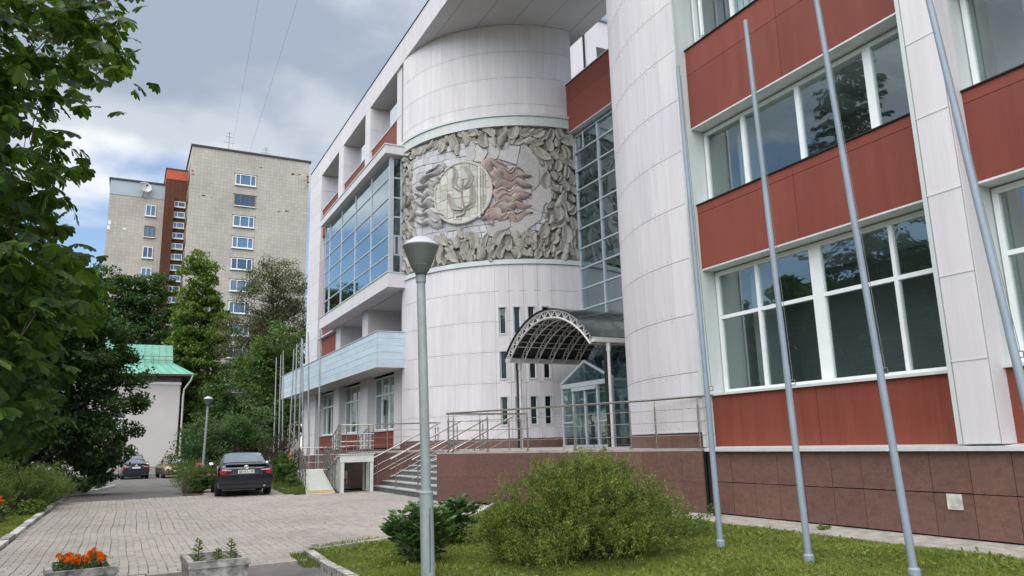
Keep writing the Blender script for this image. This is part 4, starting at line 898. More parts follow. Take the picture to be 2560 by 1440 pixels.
for (bx, by, tx, ty, tz, lab) in ((7.70, 8.56, 7.60, 8.58, 7.46, 'blue-grey flagpole in the lawn nearest the curved corner'), (7.60, 6.90, 7.44, 6.92, 7.30, 'blue-grey flagpole in the lawn crossing the left part of the windows'),
        (7.72, 5.58, 7.38, 5.70, 7.4, 'blue-grey flagpole in the lawn crossing the middle of the lower window'), (7.7, 4.02, 7.8, 4.62, 7.5, 'blue-grey flagpole at the right edge, in front of the pilaster')):
    flagpole((bx, by, 0), (tx, ty, tz), lab, 'pole_paint', .043)
k = 8.2/7.3
LP = [(7.3, 42.95, 7.24, 6.49), (7.3, 41.42, 7.21, 6.47), (7.3, 40.24, 7.12, 6.55), (7.3, 38.77, 7.39, 6.47), (7.3, 37.45, 7.27, 6.54), (7.3, 36.26, 7.25, 6.7), (7.3, 35.19, 7.08, 6.51), (7.3, 33.85, 7.05, 6.65), (7.3, 32.16, 7.22, 6.52)]
ORD = ['farthest', 'second', 'third', 'fourth', 'fifth', 'sixth', 'seventh', 'eighth', 'nearest']
for i, (bx, by, tx, tz) in enumerate(LP):
    lab = ('slim steel flagpole at the farthest left end of the row by the balcony' if i == 0 else 'slim steel flagpole nearest the windows, last on the right of the row by the balcony' if i == 8 else 'slim steel flagpole, %s from the left in the row by the balcony' % ORD[i])
    flagpole((bx*k, by*k, gz(0, by*k)), (tx*k, by*k, 1.55+(tz-1.55)*k), lab, 'galv', .042, 'row of steel flagpoles by the balcony')
def lamp(base, h, lean, label, rs_=1.0):
    L = thing('street_lamp', label, 'lamp', base, 0, 'cone-shaped street lamps'); top = Vector((lean[0], lean[1], h))
    P = lambda z: tuple(Vector((0, 0, 0))+top*(z/h))
    MB().tube([P(-.1), P(1.02)], [.080, .078], 16).build('sleeve', 'lamp_paint', L, True)
    MB().lathe([(.082, 0), (.084, .015), (.06, .03)], P(1.0), 16).build('collar', 'lamp_paint', L)
    MB().tube([P(1.0), P(h*.6), P(h-.62)], [.058, .056, .052], 16).build('post', 'lamp_paint', L, True)
    MB().box(P(.5)[0]-.003, P(.5)[0]+.003, P(.5)[1]-.089, P(.5)[1]-.083, .15, .85).build('door_seam', 'dark_gap', L)
    c = P(h-.62); mb = MB(); mb.lathe([(.062, 0), (.062, .09), (.07, .10)], c, 24); mb.build('neck', 'lamp_paint', L, True)
    mb = MB(); mb.lathe([(.058, .10), (.085, .13), (.125, .20), (.213, .43), (.222, .445), (.222, .455), (.18, .45)], c, 32); mb.build('bowl', 'lamp_dark', L, True)
    mb = MB(); mb.lathe([(.224, .452), (.226, .462), (.18, .51), (.10, .565), (.02, .585)], c, 32); mb.build('cap', 'lamp_top', L, True)
    mb = MB(); mb.lathe([(.125, .196), (.13, .204), (.127, .21)], c, 32); mb.build('ring', 'lamp_dark', L, True); mb = MB(); mb.lathe([(.066, .09), (.069, .10), (.066, .108)], c, 24); mb.build('seal', 'dark_gap', L, True)
    return L
lamp((3.15, 8.30, 0), 4.12, (-.07, .1), 'pale grey street lamp with a cone head, close to the camera in the lawn')
lamp((3.45, 40.0, gz(0, 40)), 4.36, (.10, 0), 'small distant street lamp rising from the shrubs beside the white wall')
# ------------------------------------------------------------------ concrete planters and flowers
def planter(cx, cy, w, d, h, rz, label):
    p = thing('planter', label, 'planter', (cx, cy, -.03), rz); t_ = .055
    out = [(-w/2, -d/2), (w/2, -d/2), (w/2, d/2), (-w/2, d/2)]; inn = [(-w/2+t_, -d/2+t_), (w/2-t_, -d/2+t_), (w/2-t_, d/2-t_), (-w/2+t_, d/2-t_)]
    nx = lambda P, z, s=1.0: [(x*s, y*s, z) for x, y in P]
    mb = MB(); vs = nx(out, 0, .9)+nx(out, h-.07)+nx(out, h-.07, 1.04)+nx(out, h, 1.04)+nx(inn, h)+nx(inn, h-.09)
    fs = [(3, 2, 1, 0)]+[(4*l+i, 4*l+(i+1) % 4, 4*l+4+(i+1) % 4, 4*l+4+i) for l in range(5) for i in range(4)]; mb.add(vs, fs); mb.build('tub', 'rough_concrete', p)
    MB().add(nx(inn, h-.085), [(0, 1, 2, 3)]).build('earth', 'soil', p); return p
planter(-.32, 9.35, .62, .62, .43, R_(6), 'shabby concrete planter full of orange marigolds')
planter(.98, 9.25, .60, .80, .43, R_(2), 'flaking white-grey concrete planter with three green seedlings')
# ------------------------------------------------------------------ cars
varied('paint_navy', (.006, .007, .018), .1, 2, .14, 0, spec=.6); varied('paint_dark', (.020, .022, .034), .1, 2, .2, 0, spec=.6); varied('paint_bronze', (.24, .155, .085), .1, 2, .25, .5); varied('paint_black', (.012, .013, .015), .1, 2, .2)
for n_ in ('paint_navy', 'paint_dark', 'paint_black', 'paint_bronze'): MATS[n_].node_tree.nodes['Principled BSDF'].inputs['Coat Weight'].default_value = .6
plain('tail_red', (.30, .012, .012), .15, 0, .7); plain('tail_clear', (.55, .45, .45), .1, 0, .7); plain('chrome', (.75, .75, .75), .12, 1); plain('plate_white', (.72, .72, .70), .5); plain('plate_ink', (.02, .02, .03), .6)
plain('tyre', (.018, .018, .018), .85); plain('rim', (.40, .41, .42), .3, .8); plain('plastic_black', (.015, .015, .016), .6)
SEDAN = [(0.00, .40, .90, .92, .56, .46, .66), (0.04, .32, .98, 1.0, .70, .58, .80), (0.14, .25, 1.035, 1.06, .77, .64, .875), (0.34, .22, 1.045, 1.08, .795, .66, .90), (0.72, .21, 1.03, 1.105, .80, .655, .91), (1.0, .2, 1.02, 1.225, .805, .62, .912), (1.42, .2, 1.0, 1.41, .81, .585, .912), (1.8, .2, .99, 1.46, .81, .57, .912),
         (2.4, .2, .97, 1.465, .81, .57, .912), (2.8, .2, .96, 1.41, .81, .58, .91), (3.25, .2, .96, 1.17, .80, .62, .91), (3.5, .2, .955, 1.01, .79, .66, .91), (4.2, .21, .87, .92, .74, .62, .89), (4.6, .24, .75, .80, .68, .56, .84), (4.8, .38, .58, .62, .52, .42, .66)]
HATCH = [(0.0, .42, .88, .95, .60, .48, .68), (.05, .32, .98, 1.08, .72, .56, .80), (.16, .25, 1.0, 1.36, .76, .55, .86), (.5, .22, .99, 1.50, .78, .56, .87), (1.4, .2, .97, 1.535, .79, .57, .872), (2.1, .2, .95, 1.51, .79, .58, .872), (2.6, .2, .95, 1.40, .79, .59, .87), (3.15, .2, .95, 1.10, .78, .63, .87), (3.35, .2, .94, 1.0, .77, .65, .87), (3.8, .21, .86, .93, .72, .6, .85), (4.1, .25, .76, .82, .66, .54, .80), (4.26, .38, .6, .64, .5, .4, .62)]
SUV = [(0.0, .5, 1.0, 1.1, .66, .52, .72), (.06, .42, 1.1, 1.3, .78, .6, .86), (.25, .34, 1.12, 1.68, .82, .62, .92), (1.2, .3, 1.1, 1.74, .83, .64, .925), (2.2, .3, 1.08, 1.72, .83, .64, .925), (2.7, .3, 1.07, 1.62, .83, .64, .925), (3.3, .3, 1.08, 1.22, .82, .68, .92), (3.5, .3, 1.08, 1.13, .81, .7, .92), (4.3, .32, 1.0, 1.06, .78, .66, .9), (4.6, .38, .86, .92, .7, .58, .84), (4.7, .5, .7, .74, .56, .46, .7)]
def section(st):
    y, zb, hb, hr, wb, wr, w = st
    return [(0, zb), (w*.72, zb), (w*.955, zb+.07), (w, zb+.26), (w*.992, hb-.17), (w*.955, hb-.05), (wb, hb), (wr+(wb-wr)*.52, hb+(hr-hb)*.5), (wr+.03, hb+(hr-hb)*.90), (wr*.82, hr-.008), (wr*.4, hr), (0, hr)]
def car(name, label, loc, rz, ST, paint, rear=None, glass_rng=(0, 0, 0, 0), wheels=(.95, 3.75), front=False, mirror='chrome', y0=0.0):
    c = thing(name, label, 'car', loc, rz); S = [section(s) for s in ST]; n = len(S[0])
    P = [[(x, s[0], z) for x, z in q]+[(-x, s[0], z) for x, z in q[::-1][1:-1]] for q, s in zip(S, ST)]
    mb = MB(); m_ = len(P[0]); vs = [p for row in P for p in row]
    fs = [(i*m_+j, i*m_+(j+1) % m_, (i+1)*m_+(j+1) % m_, (i+1)*m_+j) for i in range(len(P)-1) for j in range(m_)]
    fs = [f[::-1] for f in fs]; fs += [tuple(range(m_)), tuple((len(P)-1)*m_+j for j in range(m_-1, -1, -1))]; mb.add(vs, fs); b = mb.build('body', paint, c); smooth_by_angle(b, 50)
    def lerp_sec(y):
        for a, bb in zip(ST[:-1], ST[1:]):
            if a[0] <= y <= bb[0]: t_ = (y-a[0])/(bb[0]-a[0]); return section(tuple(a[k]+(bb[k]-a[k])*t_ for k in range(7)))
    # screens follow the shell a few millimetres outside it
    r0_, r1_, f0_, f1_ = glass_rng
    for nm, (ya, yb) in (('rear_screen', (r0_, r1_)), ('windscreen', (f0_, f1_))):
        rows = []
        for y in np.linspace(ya, yb, 7):
            q = lerp_sec(y); pr = [(q[8][0]*.99, q[8][1]), q[9], q[10], q[11]]; rows.append([(x, y, z+.012) for x, z in pr]+[(-x, y, z+.012) for x, z in pr[::-1][1:]])
        o_ = MB().grid(rows, False).build(nm, 'car_glass', c, True)
        if sum(p.normal.z for p in o_.data.polygons) < 0: o_.data.flip_normals()
    for s in (-1, 1):
        rows = []
        for y in np.linspace(r1_-.25, f0_+.25, 9):
            q = lerp_sec(y); sh = .0; lo = q[6]; hi = q[8]; rows.append([(s*(lo[0]-.02+.012), y, lo[1]+.03), (s*(q[7][0]+.015), y, q[7][1]), (s*(hi[0]+.01), y, hi[1]-.03)])
        o_ = MB().grid(rows, s < 0).build('side_window', 'car_glass', c, True)
        if sum(p.normal.x for p in o_.data.polygons)*s < 0: o_.data.flip_normals()
        for y in wheels:
            wl_ = link('wheel', None, c); wl_.location = (s*(ST[4][6]-.11), y, .325)
            MB().lathe([(.2, -.11), (.30, -.11), (.325, -.07), (.325, .07), (.30, .11), (.2, .11)], (0, 0, 0), 20, 'x').build('tyre', 'tyre', wl_, True)
            MB().lathe([(.05, s*.10), (.12, s*.07), (.20, s*.105), (.215, s*.10)], (0, 0, 0), 16, 'x').build('rim', 'rim', wl_)
        my = f1_-.35; MB().lathe([(.02, -.10), (.085, -.07), (.1, 0), (.085, .07), (.02, .10)], (s*(ST[4][6]+.07), my, ST[8][2]+.06), 10, 'x').build('mirror', 'plastic_black' if mirror == 'black' else paint, c, True)
        MB().lathe([(.01, -.085), (.07, -.06), (.085, 0), (.07, .06), (.01, .085)], (s*(ST[4][6]+.07), my-.035, ST[8][2]+.06), 10, 'x').build('mirror_glass', 'chrome' if not front else 'plastic_black', c, True)
    return c
GR = (.74, 1.50, 2.72, 3.42)
c1 = car('parked_car', 'navy blue saloon with chrome trim parked nearest, seen from behind', (3.72, 27.05, 0), R_(-3), SEDAN, 'paint_navy', glass_rng=GR)
def slabx(parent, name, mat, pts, y0, y1):   # polygon in x-z extruded along y
    n = len(pts); vs = [(x, y0, z) for x, z in pts]+[(x, y1, z) for x, z in pts]; a = sum(pts[i][0]*pts[(i+1) % n][1]-pts[(i+1) % n][0]*pts[i][1] for i in range(n))
    fs = [tuple(range(n)), tuple(range(2*n-1, n-1, -1))]+[(i, n+i, n+(i+1) % n, (i+1) % n) for i in range(n)]
    if a < 0: fs = [f[::-1] for f in fs]
    return MB().add(vs, fs).build(name, mat, parent)
def rear_kit(c, w, zt, plate, big=True):
    for s in (-1, 1):
        slabx(c, 'taillight', 'tail_red', [(s*.40, zt-.10), (s*(w-.10), zt-.13), (s*(w-.055), zt-.02), (s*(w-.10), zt+.06), (s*.46, zt+.03)], .0, .26)
        slabx(c, 'taillight_lens', 'tail_clear', [(s*.46, zt-.01), (s*(w-.14), zt-.0), (s*(w-.13), zt+.05), (s*.48, zt+.025)], -.006, .01)
    slabx(c, 'trunk_trim', 'chrome', [(-.34, zt+.055), (.34, zt+.055), (.32, zt+.10), (-.32, zt+.10)], -.02, .05)
    em = link('emblem', None, c); em.location = (0, -.025, zt+.105)
    def oval(rx, rz, ox=0, oz=0): return [(ox+rx*math.cos(t_), 0, oz+rz*math.sin(t_)) for t_ in np.linspace(0, 2*math.pi, 25)]
    for a in ((.075, .052, 0, 0), (.028, .046, 0, .0), (.052, .02, 0, .024)): MB().tube(oval(*a), .007, 6, False).build('ring', 'chrome', em, True)
    pl_ = slabx(c, 'licence_plate', 'plate_white', [(-.26, zt-.10), (.26, zt-.10), (.26, zt+.015), (-.26, zt+.015)], -.03, -.005)
    slabx(c, 'bumper', c.children[0].data.materials[0].name, [(-w+.06, .42), (w-.06, .42), (w-.02, .60), (w-.06, .72), (-w+.06, .72), (-w+.02, .60)], -.03, .2)
    slabx(c, 'bumper_lip', 'plastic_black', [(-w+.12, .28), (w-.12, .28), (w-.06, .41), (-w+.06, .41)], .0, .25)
    slabx(c, 'spoiler', c.children[0].data.materials[0].name, [(-.66, zt+.175), (.66, zt+.175), (.62, zt+.20), (-.62, zt+.20)], -.02, .14)
    if plate:
        cu = bpy.data.curves.new('plate_text', 'FONT'); cu.body = plate; cu.size = .088; cu.align_x = 'CENTER'; cu.align_y = 'CENTER'; cu.extrude = .001; cu.offset = .0012
        tmp = bpy.data.objects.new('tmp', cu); COL.objects.link(tmp); dg = bpy.context.evaluated_depsgraph_get(); me = bpy.data.meshes.new_from_object(tmp.evaluated_get(dg)); bpy.data.objects.remove(tmp)
        me.name = 'plate_text'; me.materials.clear(); me.materials.append(MATS['plate_ink']); o = link('plate_text', me, pl_); o.location = (0, -.033, zt-.045); o.rotation_euler = (R_(90), 0, 0); o.scale = (1.0, 1.15, 1)
    mb = MB(); mb.tube([(.60, -.02, .34), (.60, .3, .34)], .035, 12); mb.build('exhaust', 'rim', c, True)
rear_kit(c1, .905, .86, 'B815KA 178')
c2 = car('parked_car', 'dark saloon with red tail lamps parked in the distance by the hedge', (.86, 61.2, -.362), R_(4), SEDAN, 'paint_dark', glass_rng=GR, mirror='black'); rear_kit(c2, .905, .86, None)
c3 = car('parked_car', 'tall black car facing us, mostly hidden behind the distant dark saloon', (.72, 71.5, -.362), R_(180), SUV, 'paint_black', glass_rng=(.28, .5, 2.72, 3.42), front=True, mirror='black')
c4 = car('parked_car', 'bronze hatchback facing us beside the plaster house', (3.05, 64.6, -.362), R_(186), HATCH, 'paint_bronze', glass_rng=(.2, .45, 2.35, 3.28), front=True, wheels=(.8, 3.35))
def front_kit(c, L, w, z):
    for s in (-1, 1): slabx(c, 'headlight', 'headlamp', [(s*.40, z-.06), (s*(w-.12), z-.03), (s*(w-.10), z+.09), (s*.50, z+.04)], L-.16, L-.02)
    slabx(c, 'grille', 'plastic_black', [(-.36, z-.03), (.36, z-.03), (.34, z+.05), (-.34, z+.05)], L-.06, L-.005); slabx(c, 'emblem', 'chrome', [(-.06, z-.03), (.06, z-.03), (.06, z+.05), (-.06, z+.05)], L-.05, L+.005)
    slabx(c, 'lower_intake', 'plastic_black', [(-.55, .30), (.55, .30), (.5, .44), (-.5, .44)], L-.2, L-.03); slabx(c, 'licence_plate', 'plate_white', [(-.26, .45), (.26, .45), (.26, .56), (-.26, .56)], L-.02, L+.015)
front_kit(c4, 4.26, .87, .72); front_kit(c3, 4.7, .92, .85)
# ------------------------------------------------------------------ the plaster house
varied('plaster', (.52, .485, .46), .05, .6, .85); varied('verdigris', (.135, .35, .27), .14, .9, .55, rnd=.06); varied('cornice_brown', (.17, .11, .10), .1, 2, .7)
HS = thing('plaster_house', 'beige plaster house with a green copper roof at the end of the car park', 'house', (0, 74, -.36))
def HB(name, mat, x0, x1, y0, y1, z0, z1, p=None): return MB().box(x0, x1, y0-74, y1-74, z0+.36, z1+.36).build(name, mat, p or HS)
HB('wall', 'plaster', -9.5, 4.12, 74, 86, -.36, 7.45); HB('trim_band', 'pvc', -9.6, 4.2, 73.92, 86.1, 7.45, 7.68); HB('frieze', 'cornice_brown', -9.5, 4.12, 74, 86, 7.68, 8.2); HB('plinth', 'concrete', -9.6, 4.2, 73.93, 86, -.36, .3)
HB('eave', 'cornice_brown', -10.3, 5.1, 73.1, 87, 8.2, 8.32)
rfh = link('roof', None, HS)
def hip(xa0, xa1, ya0, ya1, za, xb0, xb1, yb0, yb1, zb):
    z = .36
    return MB().add([(xa0, ya0-74, za+z), (xa1, ya0-74, za+z), (xa1, ya1-74, za+z), (xa0, ya1-74, za+z), (xb0, yb0-74, zb+z), (xb1, yb0-74, zb+z), (xb1, yb1-74, zb+z), (xb0, yb1-74, zb+z)], [(0, 1, 5, 4), (1, 2, 6, 5), (2, 3, 7, 6), (3, 0, 4, 7), (4, 5, 6, 7), (3, 2, 1, 0)])
hip(-10.4, 5.25, 73.0, 87.1, 8.33, -8.2, 3.45, 75.2, 85, 9.55).build('lower_slope', 'verdigris', rfh); hip(-8.2, 3.45, 75.2, 85, 9.56, -8.0, 3.3, 76.3, 84, 11.3).build('upper_slope', 'verdigris', rfh)
for k in range(20):
    x = -8.0+k*.6
    a, b = (x, 75.16, 9.6), (x*.985, 76.26, 11.3); MB().bar((a[0], a[1]-74, a[2]+.36), (b[0], b[1]-74, b[2]+.36), .04).build('seam', 'verdigris', rfh)
    xe = x*1.16 if x > 0 else x*1.25; MB().bar((min(5.1, x*1.25+.5), 73.0-74, 8.36+.36), (x, 75.15-74, 9.57+.36), .035).build('seam', 'verdigris', rfh)
gd = link('roof_rail', None, HS)
for z in (9.75, 10.1): MB().bar((-8.1, 74.9-74, z+.36), (3.45, 74.9-74, z+.36), .05).build('bar', 'cornice_brown', gd)
for k in range(8): MB().bar((-8+k*1.63, 74.9-74, 9.2+.36), (-8+k*1.63, 74.9-74, 10.1+.36), .045).build('post', 'cornice_brown', gd)
HB('vent_stack', 'verdigris', -2.3, -1.6, 76.5, 77.2, 11.1, 11.9)
mb = MB(); mb.tube([(5.05, 73.05-74, 8.6), (4.95, 73.2-74, 8.2), (4.45, 73.75-74, 7.4), (4.4, 73.85-74, 6.8), (4.42, 73.85-74, .2)], .085, 8); mb.build('downpipe', 'plaster', HS, True)
HB('corner_gap', 'cornice_brown', 4.121, 4.16, 74.0, 74.2, -.3, 7.44)
for (x0, x1, z0, z1) in ((-1.35, -.15, 4.5, 6.2), (-1.35, -.15, .8, 2.6), (-4.2, -3.0, 4.5, 6.2), (-4.2, -3.0, .8, 2.6)):
    w = link('window', None, HS); HB('frame', 'cornice_brown', x0, x1, 73.95, 74.0, z0, z1, w); HB('pane', 'far_glass', x0+.08, x1-.08, 73.93, 73.945, z0+.08, z1-.08, w); HB('sill', 'pvc', x0-.1, x1+.1, 73.85, 74, z0-.12, z0-.02, w); HB('bar', 'cornice_brown', (x0+x1)/2-.03, (x0+x1)/2+.03, 73.92, 73.93, z0, z1, w)
# ------------------------------------------------------------------ apartment block
def brickmat(name, a, b, mort, sx, sz, rot=False):
    t = NT(name); g = t.new('ShaderNodeNewGeometry'); se = t.new('ShaderNodeSeparateXYZ'); t.l.new(g.outputs['Position'], se.inputs[0]); cb = t.new('ShaderNodeCombineXYZ')
    t.l.new(t.math('ADD', se.outputs['X'], se.outputs['Y']), cb.inputs[0]); t.l.new(se.outputs['Z'], cb.inputs[1])
    br = t.new('ShaderNodeTexBrick'); br.offset = 0; t.l.new(cb.outputs[0], br.inputs['Vector']); br.inputs['Color1'].default_value = (*a, 1); br.inputs['Color2'].default_value = (*b, 1); br.inputs['Mortar'].default_value = (*mort, 1)
    br.inputs['Scale'].default_value = 1; br.inputs['Brick Width'].default_value = sx; br.inputs['Row Height'].default_value = sz; br.inputs['Mortar Size'].default_value = .045; br.inputs['Mortar Smooth'].default_value = .6; br.inputs['Bias'].default_value = -.1
    f = t.wnoise(.16, 6, .7); f2 = t.wnoise(1.2, 4, .7, stretch=(1, 1, 2.2)); c = t.mix(1., br.outputs['Color'], t.ramp(f, [(.3, (.80, .79, .78)), (.7, (1.12, 1.12, 1.1))]), 'MULTIPLY')
    c = t.mix(t.ramp(f2, [(.66, (0, 0, 0)), (.72, (.6, .6, .6))]), c, tuple(x*.62 for x in a)); t.base(c, .9, 0, .15); return t
brickmat('pale_brick', (.50, .465, .42), (.445, .41, .37), (.395, .36, .322), .42, .46); brickmat('brown_brick', (.14, .062, .040), (.12, .052, .034), (.08, .035, .025), .5, .3)
varied('orange_metal', (.46, .075, .02), .12, .5, .5); varied('grey_metal', (.36, .42, .47), .08, .4, .5); plain('roof_edge', (.05, .05, .06), .8); varied('brick_scar', (.30, .12, .075), .35, 2, .9)
AP = thing('apartment_block', 'tall pale brick apartment block with a brown stair tower behind the trees', 'building', (5, 100, -.4))
def AB(name, mat, x0, x1, y0, y1, z0, z1, p=None): return MB().box(x0-5, x1-5, y0-100, y1-100, z0+.4, z1+.4).build(name, mat, p or AP)
AB('wall', 'pale_brick', 5.1, 20.3, 100, 116, -.4, 40.75); AB('roof_edge', 'roof_edge', 4.95, 20.5, 99.85, 116.2, 40.75, 41.0)
AB('wall', 'pale_brick', -4.2, 3.4, 108, 124, -.4, 35.45); AB('parapet', 'grey_metal', -4.23, 3.42, 107.95, 124, 35.45, 37.5); AB('roof_edge', 'roof_edge', -4.4, 3.5, 107.8, 124.1, 37.5, 37.72)
AB('stair_tower', 'brown_brick', 2.45, 5.1, 106, 116, -.4, 37.85); AB('tower_cap', 'orange_metal', 2.42, 5.09, 105.95, 116, 37.85, 39.2); AB('roof_edge', 'roof_edge', 2.3, 5.09, 105.9, 116, 39.2, 39.4)
AB('tower_fin', 'brown_brick', 3.42, 3.6, 105.2, 108, -.4, 35.4)
def apt_win(x0, x1, yf, z0, z1, vs, fm='pvc', gm='far_glass', cur=None):
    w = sash_window(AP, WF((0, yf-100-.13), (1, 0), (0, -1)), x0-5, x1-5, z0+.4, z1+.4, [v-5 for v in vs], [], fw=.10, mw=.10, fm=fm, gm=gm, depth=.10, name='window')
    AB('recess', 'room_dark' if not cur else cur, x0, x1, yf-.03, yf+.02, z0, z1, w)
    AB('sill', 'pvc', x0-.1, x1+.1, yf-.25, yf-.0, z0-.12, z0-.02, w); return w
plain('blind_pale', (.45, .52, .55), .8); plain('blind_green', (.50, .54, .48), .8); plain('blind_sky', (.42, .58, .68), .6); varied('frame_wood', (.16, .11, .06), .2, 4, .7)
zw = [36.2+.0]+[36.2-2.9*k for k in range(1, 13)]
styles = [('pvc', 'blind_pale'), ('frame_wood', 'room_dark'), ('pvc', 'blind_pale'), ('pvc', 'blind_sky'), ('pvc', 'room_dark'), ('pvc', 'blind_pale'), ('pvc', 'room_wall'), ('pvc', 'blind_pale'), ('pvc', 'room_dark'), ('pvc', 'blind_pale'), ('pvc', 'room_dark'), ('pvc', 'blind_pale'), ('pvc', 'room_dark')]
for k, z in enumerate(zw):
    x0 = 10.62+.0*k; f, cu = styles[k]; apt_win(x0, x0+2.62, 100, z, z+1.5, [x0+.62+.12*(k % 3), x0+1.95], f, 'far_glass', cu); AB('lintel', 'roof_edge', x0-.15, x0+2.8, 99.96, 100, z+1.52, z+1.62)
for k in range(11):
    z = 32.9-2.93*k; f, cu = [('pvc', 'blind_pale'), ('frame_wood', 'blind_green'), ('pvc', 'room_dark'), ('pvc', 'blind_pale')][k % 4]; apt_win(.25, 1.5, 108, z, z+1.55, [.88], f, 'far_glass', cu)
for k in range(20):
    z = 34.0-1.47*k; apt_win(3.65, 5.02, 106, z, z+.78, [4.12], 'pvc', 'far_glass', 'blind_pale' if k % 3 else 'room_dark')
for k in range(13):      # loggias on the shadowed flank of the taller block
    z = 37.2-2.9*k
    for y in (101.2, 103.6): AB('flank_window', 'room_dark', 5.06, 5.1, y, y+1.5, z, z+1.5); AB('flank_band', 'brown_brick', 5.04, 5.1, y-.2, y+1.7, z-1.0, z-.1)
for (x0, x1, z0, z1, yy) in ((-4.1, -3.75, 31.2, 31.75, 108), (-4.15, -3.8, 30.5, 31.05, 108), (-2.3, -1.9, 30.7, 30.95, 108), (-4.1, -3.0, 21.9, 22.3, 108)): AB('patch', 'pvc', x0, x1, yy-.03, yy, z0, z1)
rb = random.Random(3)
for (cx, cz, sx_, sz_, n) in ((19.9, 38.2, .5, 1.0, 16), (18.0, 38.7, 1.1, .2, 8), (13.6, 39.0, .4, .15, 3), (5.4, 37.1, .25, .4, 4), (16.4, 33.2, 1.2, .4, 5), (7.0, 33.9, 1.6, .3, 5)):
    for k in range(n): x = min(20.0, cx+rb.gauss(0, sx_*.6)); z = cz+rb.gauss(0, sz_*.6); AB('brick_scar', 'brick_scar', x, x+rb.choice((.24, .12, .36)), 99.985, 100, z, z+rb.choice((.09, .16)))
dish = thing('satellite_dish', 'pale satellite dish on the grey parapet of the lower block', 'satellite dish', (-.1, 107.3, 36.6), R_(20)); mb = MB(); mb.lathe([(.02, 0), (.35, .06), (.65, .18), (.80, .30), (.82, .30), (.66, .15), (.36, .03), (.02, -.03)], (0, 0, 0), 24); d_ = mb.build('reflector', 'lamp_top', dish, True); d_.rotation_euler = (R_(70), 0, 0)
mb = MB(); mb.tube([(0, 0, -.1), (0, .15, -.9), (0, .8, -1.1)], .05, 6); mb.tube([(0, 0, -.5), (0, -.8, .1)], .025, 6); mb.build('bracket', 'cornice_brown', dish); MB().box(-.1, .1, -.95, -.7, .05, .25).build('receiver', 'plastic_black', dish)
for (x, h, lab) in ((9.6, 3.0, 'taller rooftop aerial left of centre on the apartment block'), (14.4, 1.6, 'small rooftop aerial in the middle of the apartment block')):
    a = thing('roof_aerial', lab, 'aerial', (x, 100.4, 40.6), 0, 'rooftop aerials'); MB().tube([(0, 0, 0), (0, 0, h)], .035, 6).build('mast', 'cornice_brown', a)
    for z, l in ((h*.95, .25), (h*.78, .45), (h*.5, .7)): MB().tube([(-l, 0, z), (l, 0, z)], .025, 5).build('rod', 'cornice_brown', a)
for (a, b, lab) in (((10.0, 100.5, 41.2), (4.0, -10, 44.6), 'thin overhead wire nearer the left rising from the apartment roof'), ((12.3, 100.5, 41.2), (7.9, -10, 38.0), 'thin overhead wire further right rising from the apartment roof')):
    n = 12; P = [tuple(a[j]+(b[j]-a[j])*i/n for j in range(3)) for i in range(n+1)]; o = MB().tube(P, .009, 5).build('overhead_wire', 'roof_edge'); tag(o, lab, 'wire', 'overhead wires')

# ------------------------------------------------------------------ vegetation
def unit(a): return a/np.maximum(np.linalg.norm(a, axis=-1, keepdims=True), 1e-9)
def leaf_mesh(name, C, D, Nn, L, Wd, mat, fold=.18, shape='rhomb'):
    """C centres (n,3), D direction, Nn normal, L length, Wd width -> one island per leaf"""
    n = len(C); D = unit(D); S = unit(np.cross(D, Nn)); Nn = np.cross(S, D); L = np.broadcast_to(L, (n,))[:, None]; Wd = np.broadcast_to(Wd, (n,))[:, None]
    if shape == 'rhomb':
        pr = [(-.5, 0, 0), (0.02, .5, fold), (.5, 0, -.1), (0.02, -.5, fold)]; F = [(0, 1, 2), (0, 2, 3)]
        # centre rib shared by the two halves
    elif shape == 'blade':
        pr = [(0, -.5, 0), (0, .5, 0), (.55, .35, 0), (1, 0, .0), (.55, -.35, 0)]; F = [(0, 1, 2, 4), (4, 2, 3)]
    else:   # obovate leaflet
        pr = [(0, 0, 0), (.35, .26, .06), (.72, .5, .06), (.93, .22, -.02), (1.0, 0, -.12), (.93, -.22, -.02), (.72, -.5, .06), (.35, -.26, .06), (.5, 0, -.02)]
        F = [(0, 1, 8), (1, 2, 8), (2, 3, 8), (3, 4, 8), (4, 5, 8), (5, 6, 8), (6, 7, 8), (7, 0, 8)]
    k = len(pr); V = np.zeros((n, k, 3), np.float32)
    for i, (a, b, c) in enumerate(pr): V[:, i] = C+D*(a*L)+S*(b*Wd)+Nn*(c*Wd)
    fl = np.concatenate([np.array(f) for f in F]); off = (np.arange(n)*k)[:, None]; loops = (off+fl[None, :]).ravel(); sizes = np.tile([len(f) for f in F], n)
    return mesh_np(name, V.reshape(-1, 3), loops, sizes, mat)
def rand_dir(n, up=0.0, g=RNG):
    d = g.normal(size=(n, 3)); d[:, 2] += up; return unit(d)
def in_lobes(n, lobes, shell=.55, g=RNG):
    vol = np.array([l[3]*l[4]*l[5] for l in lobes]); idx = g.choice(len(lobes), n, p=vol/vol.sum()); Lb = np.array(lobes)[idx]
    d = unit(g.normal(size=(n, 3))); r = shell+(1-shell)*g.random(n)**.6; r = np.where(g.random(n) < .18, g.random(n)**.5*.8, r)
    return Lb[:, :3]+d*r[:, None]*Lb[:, 3:6]
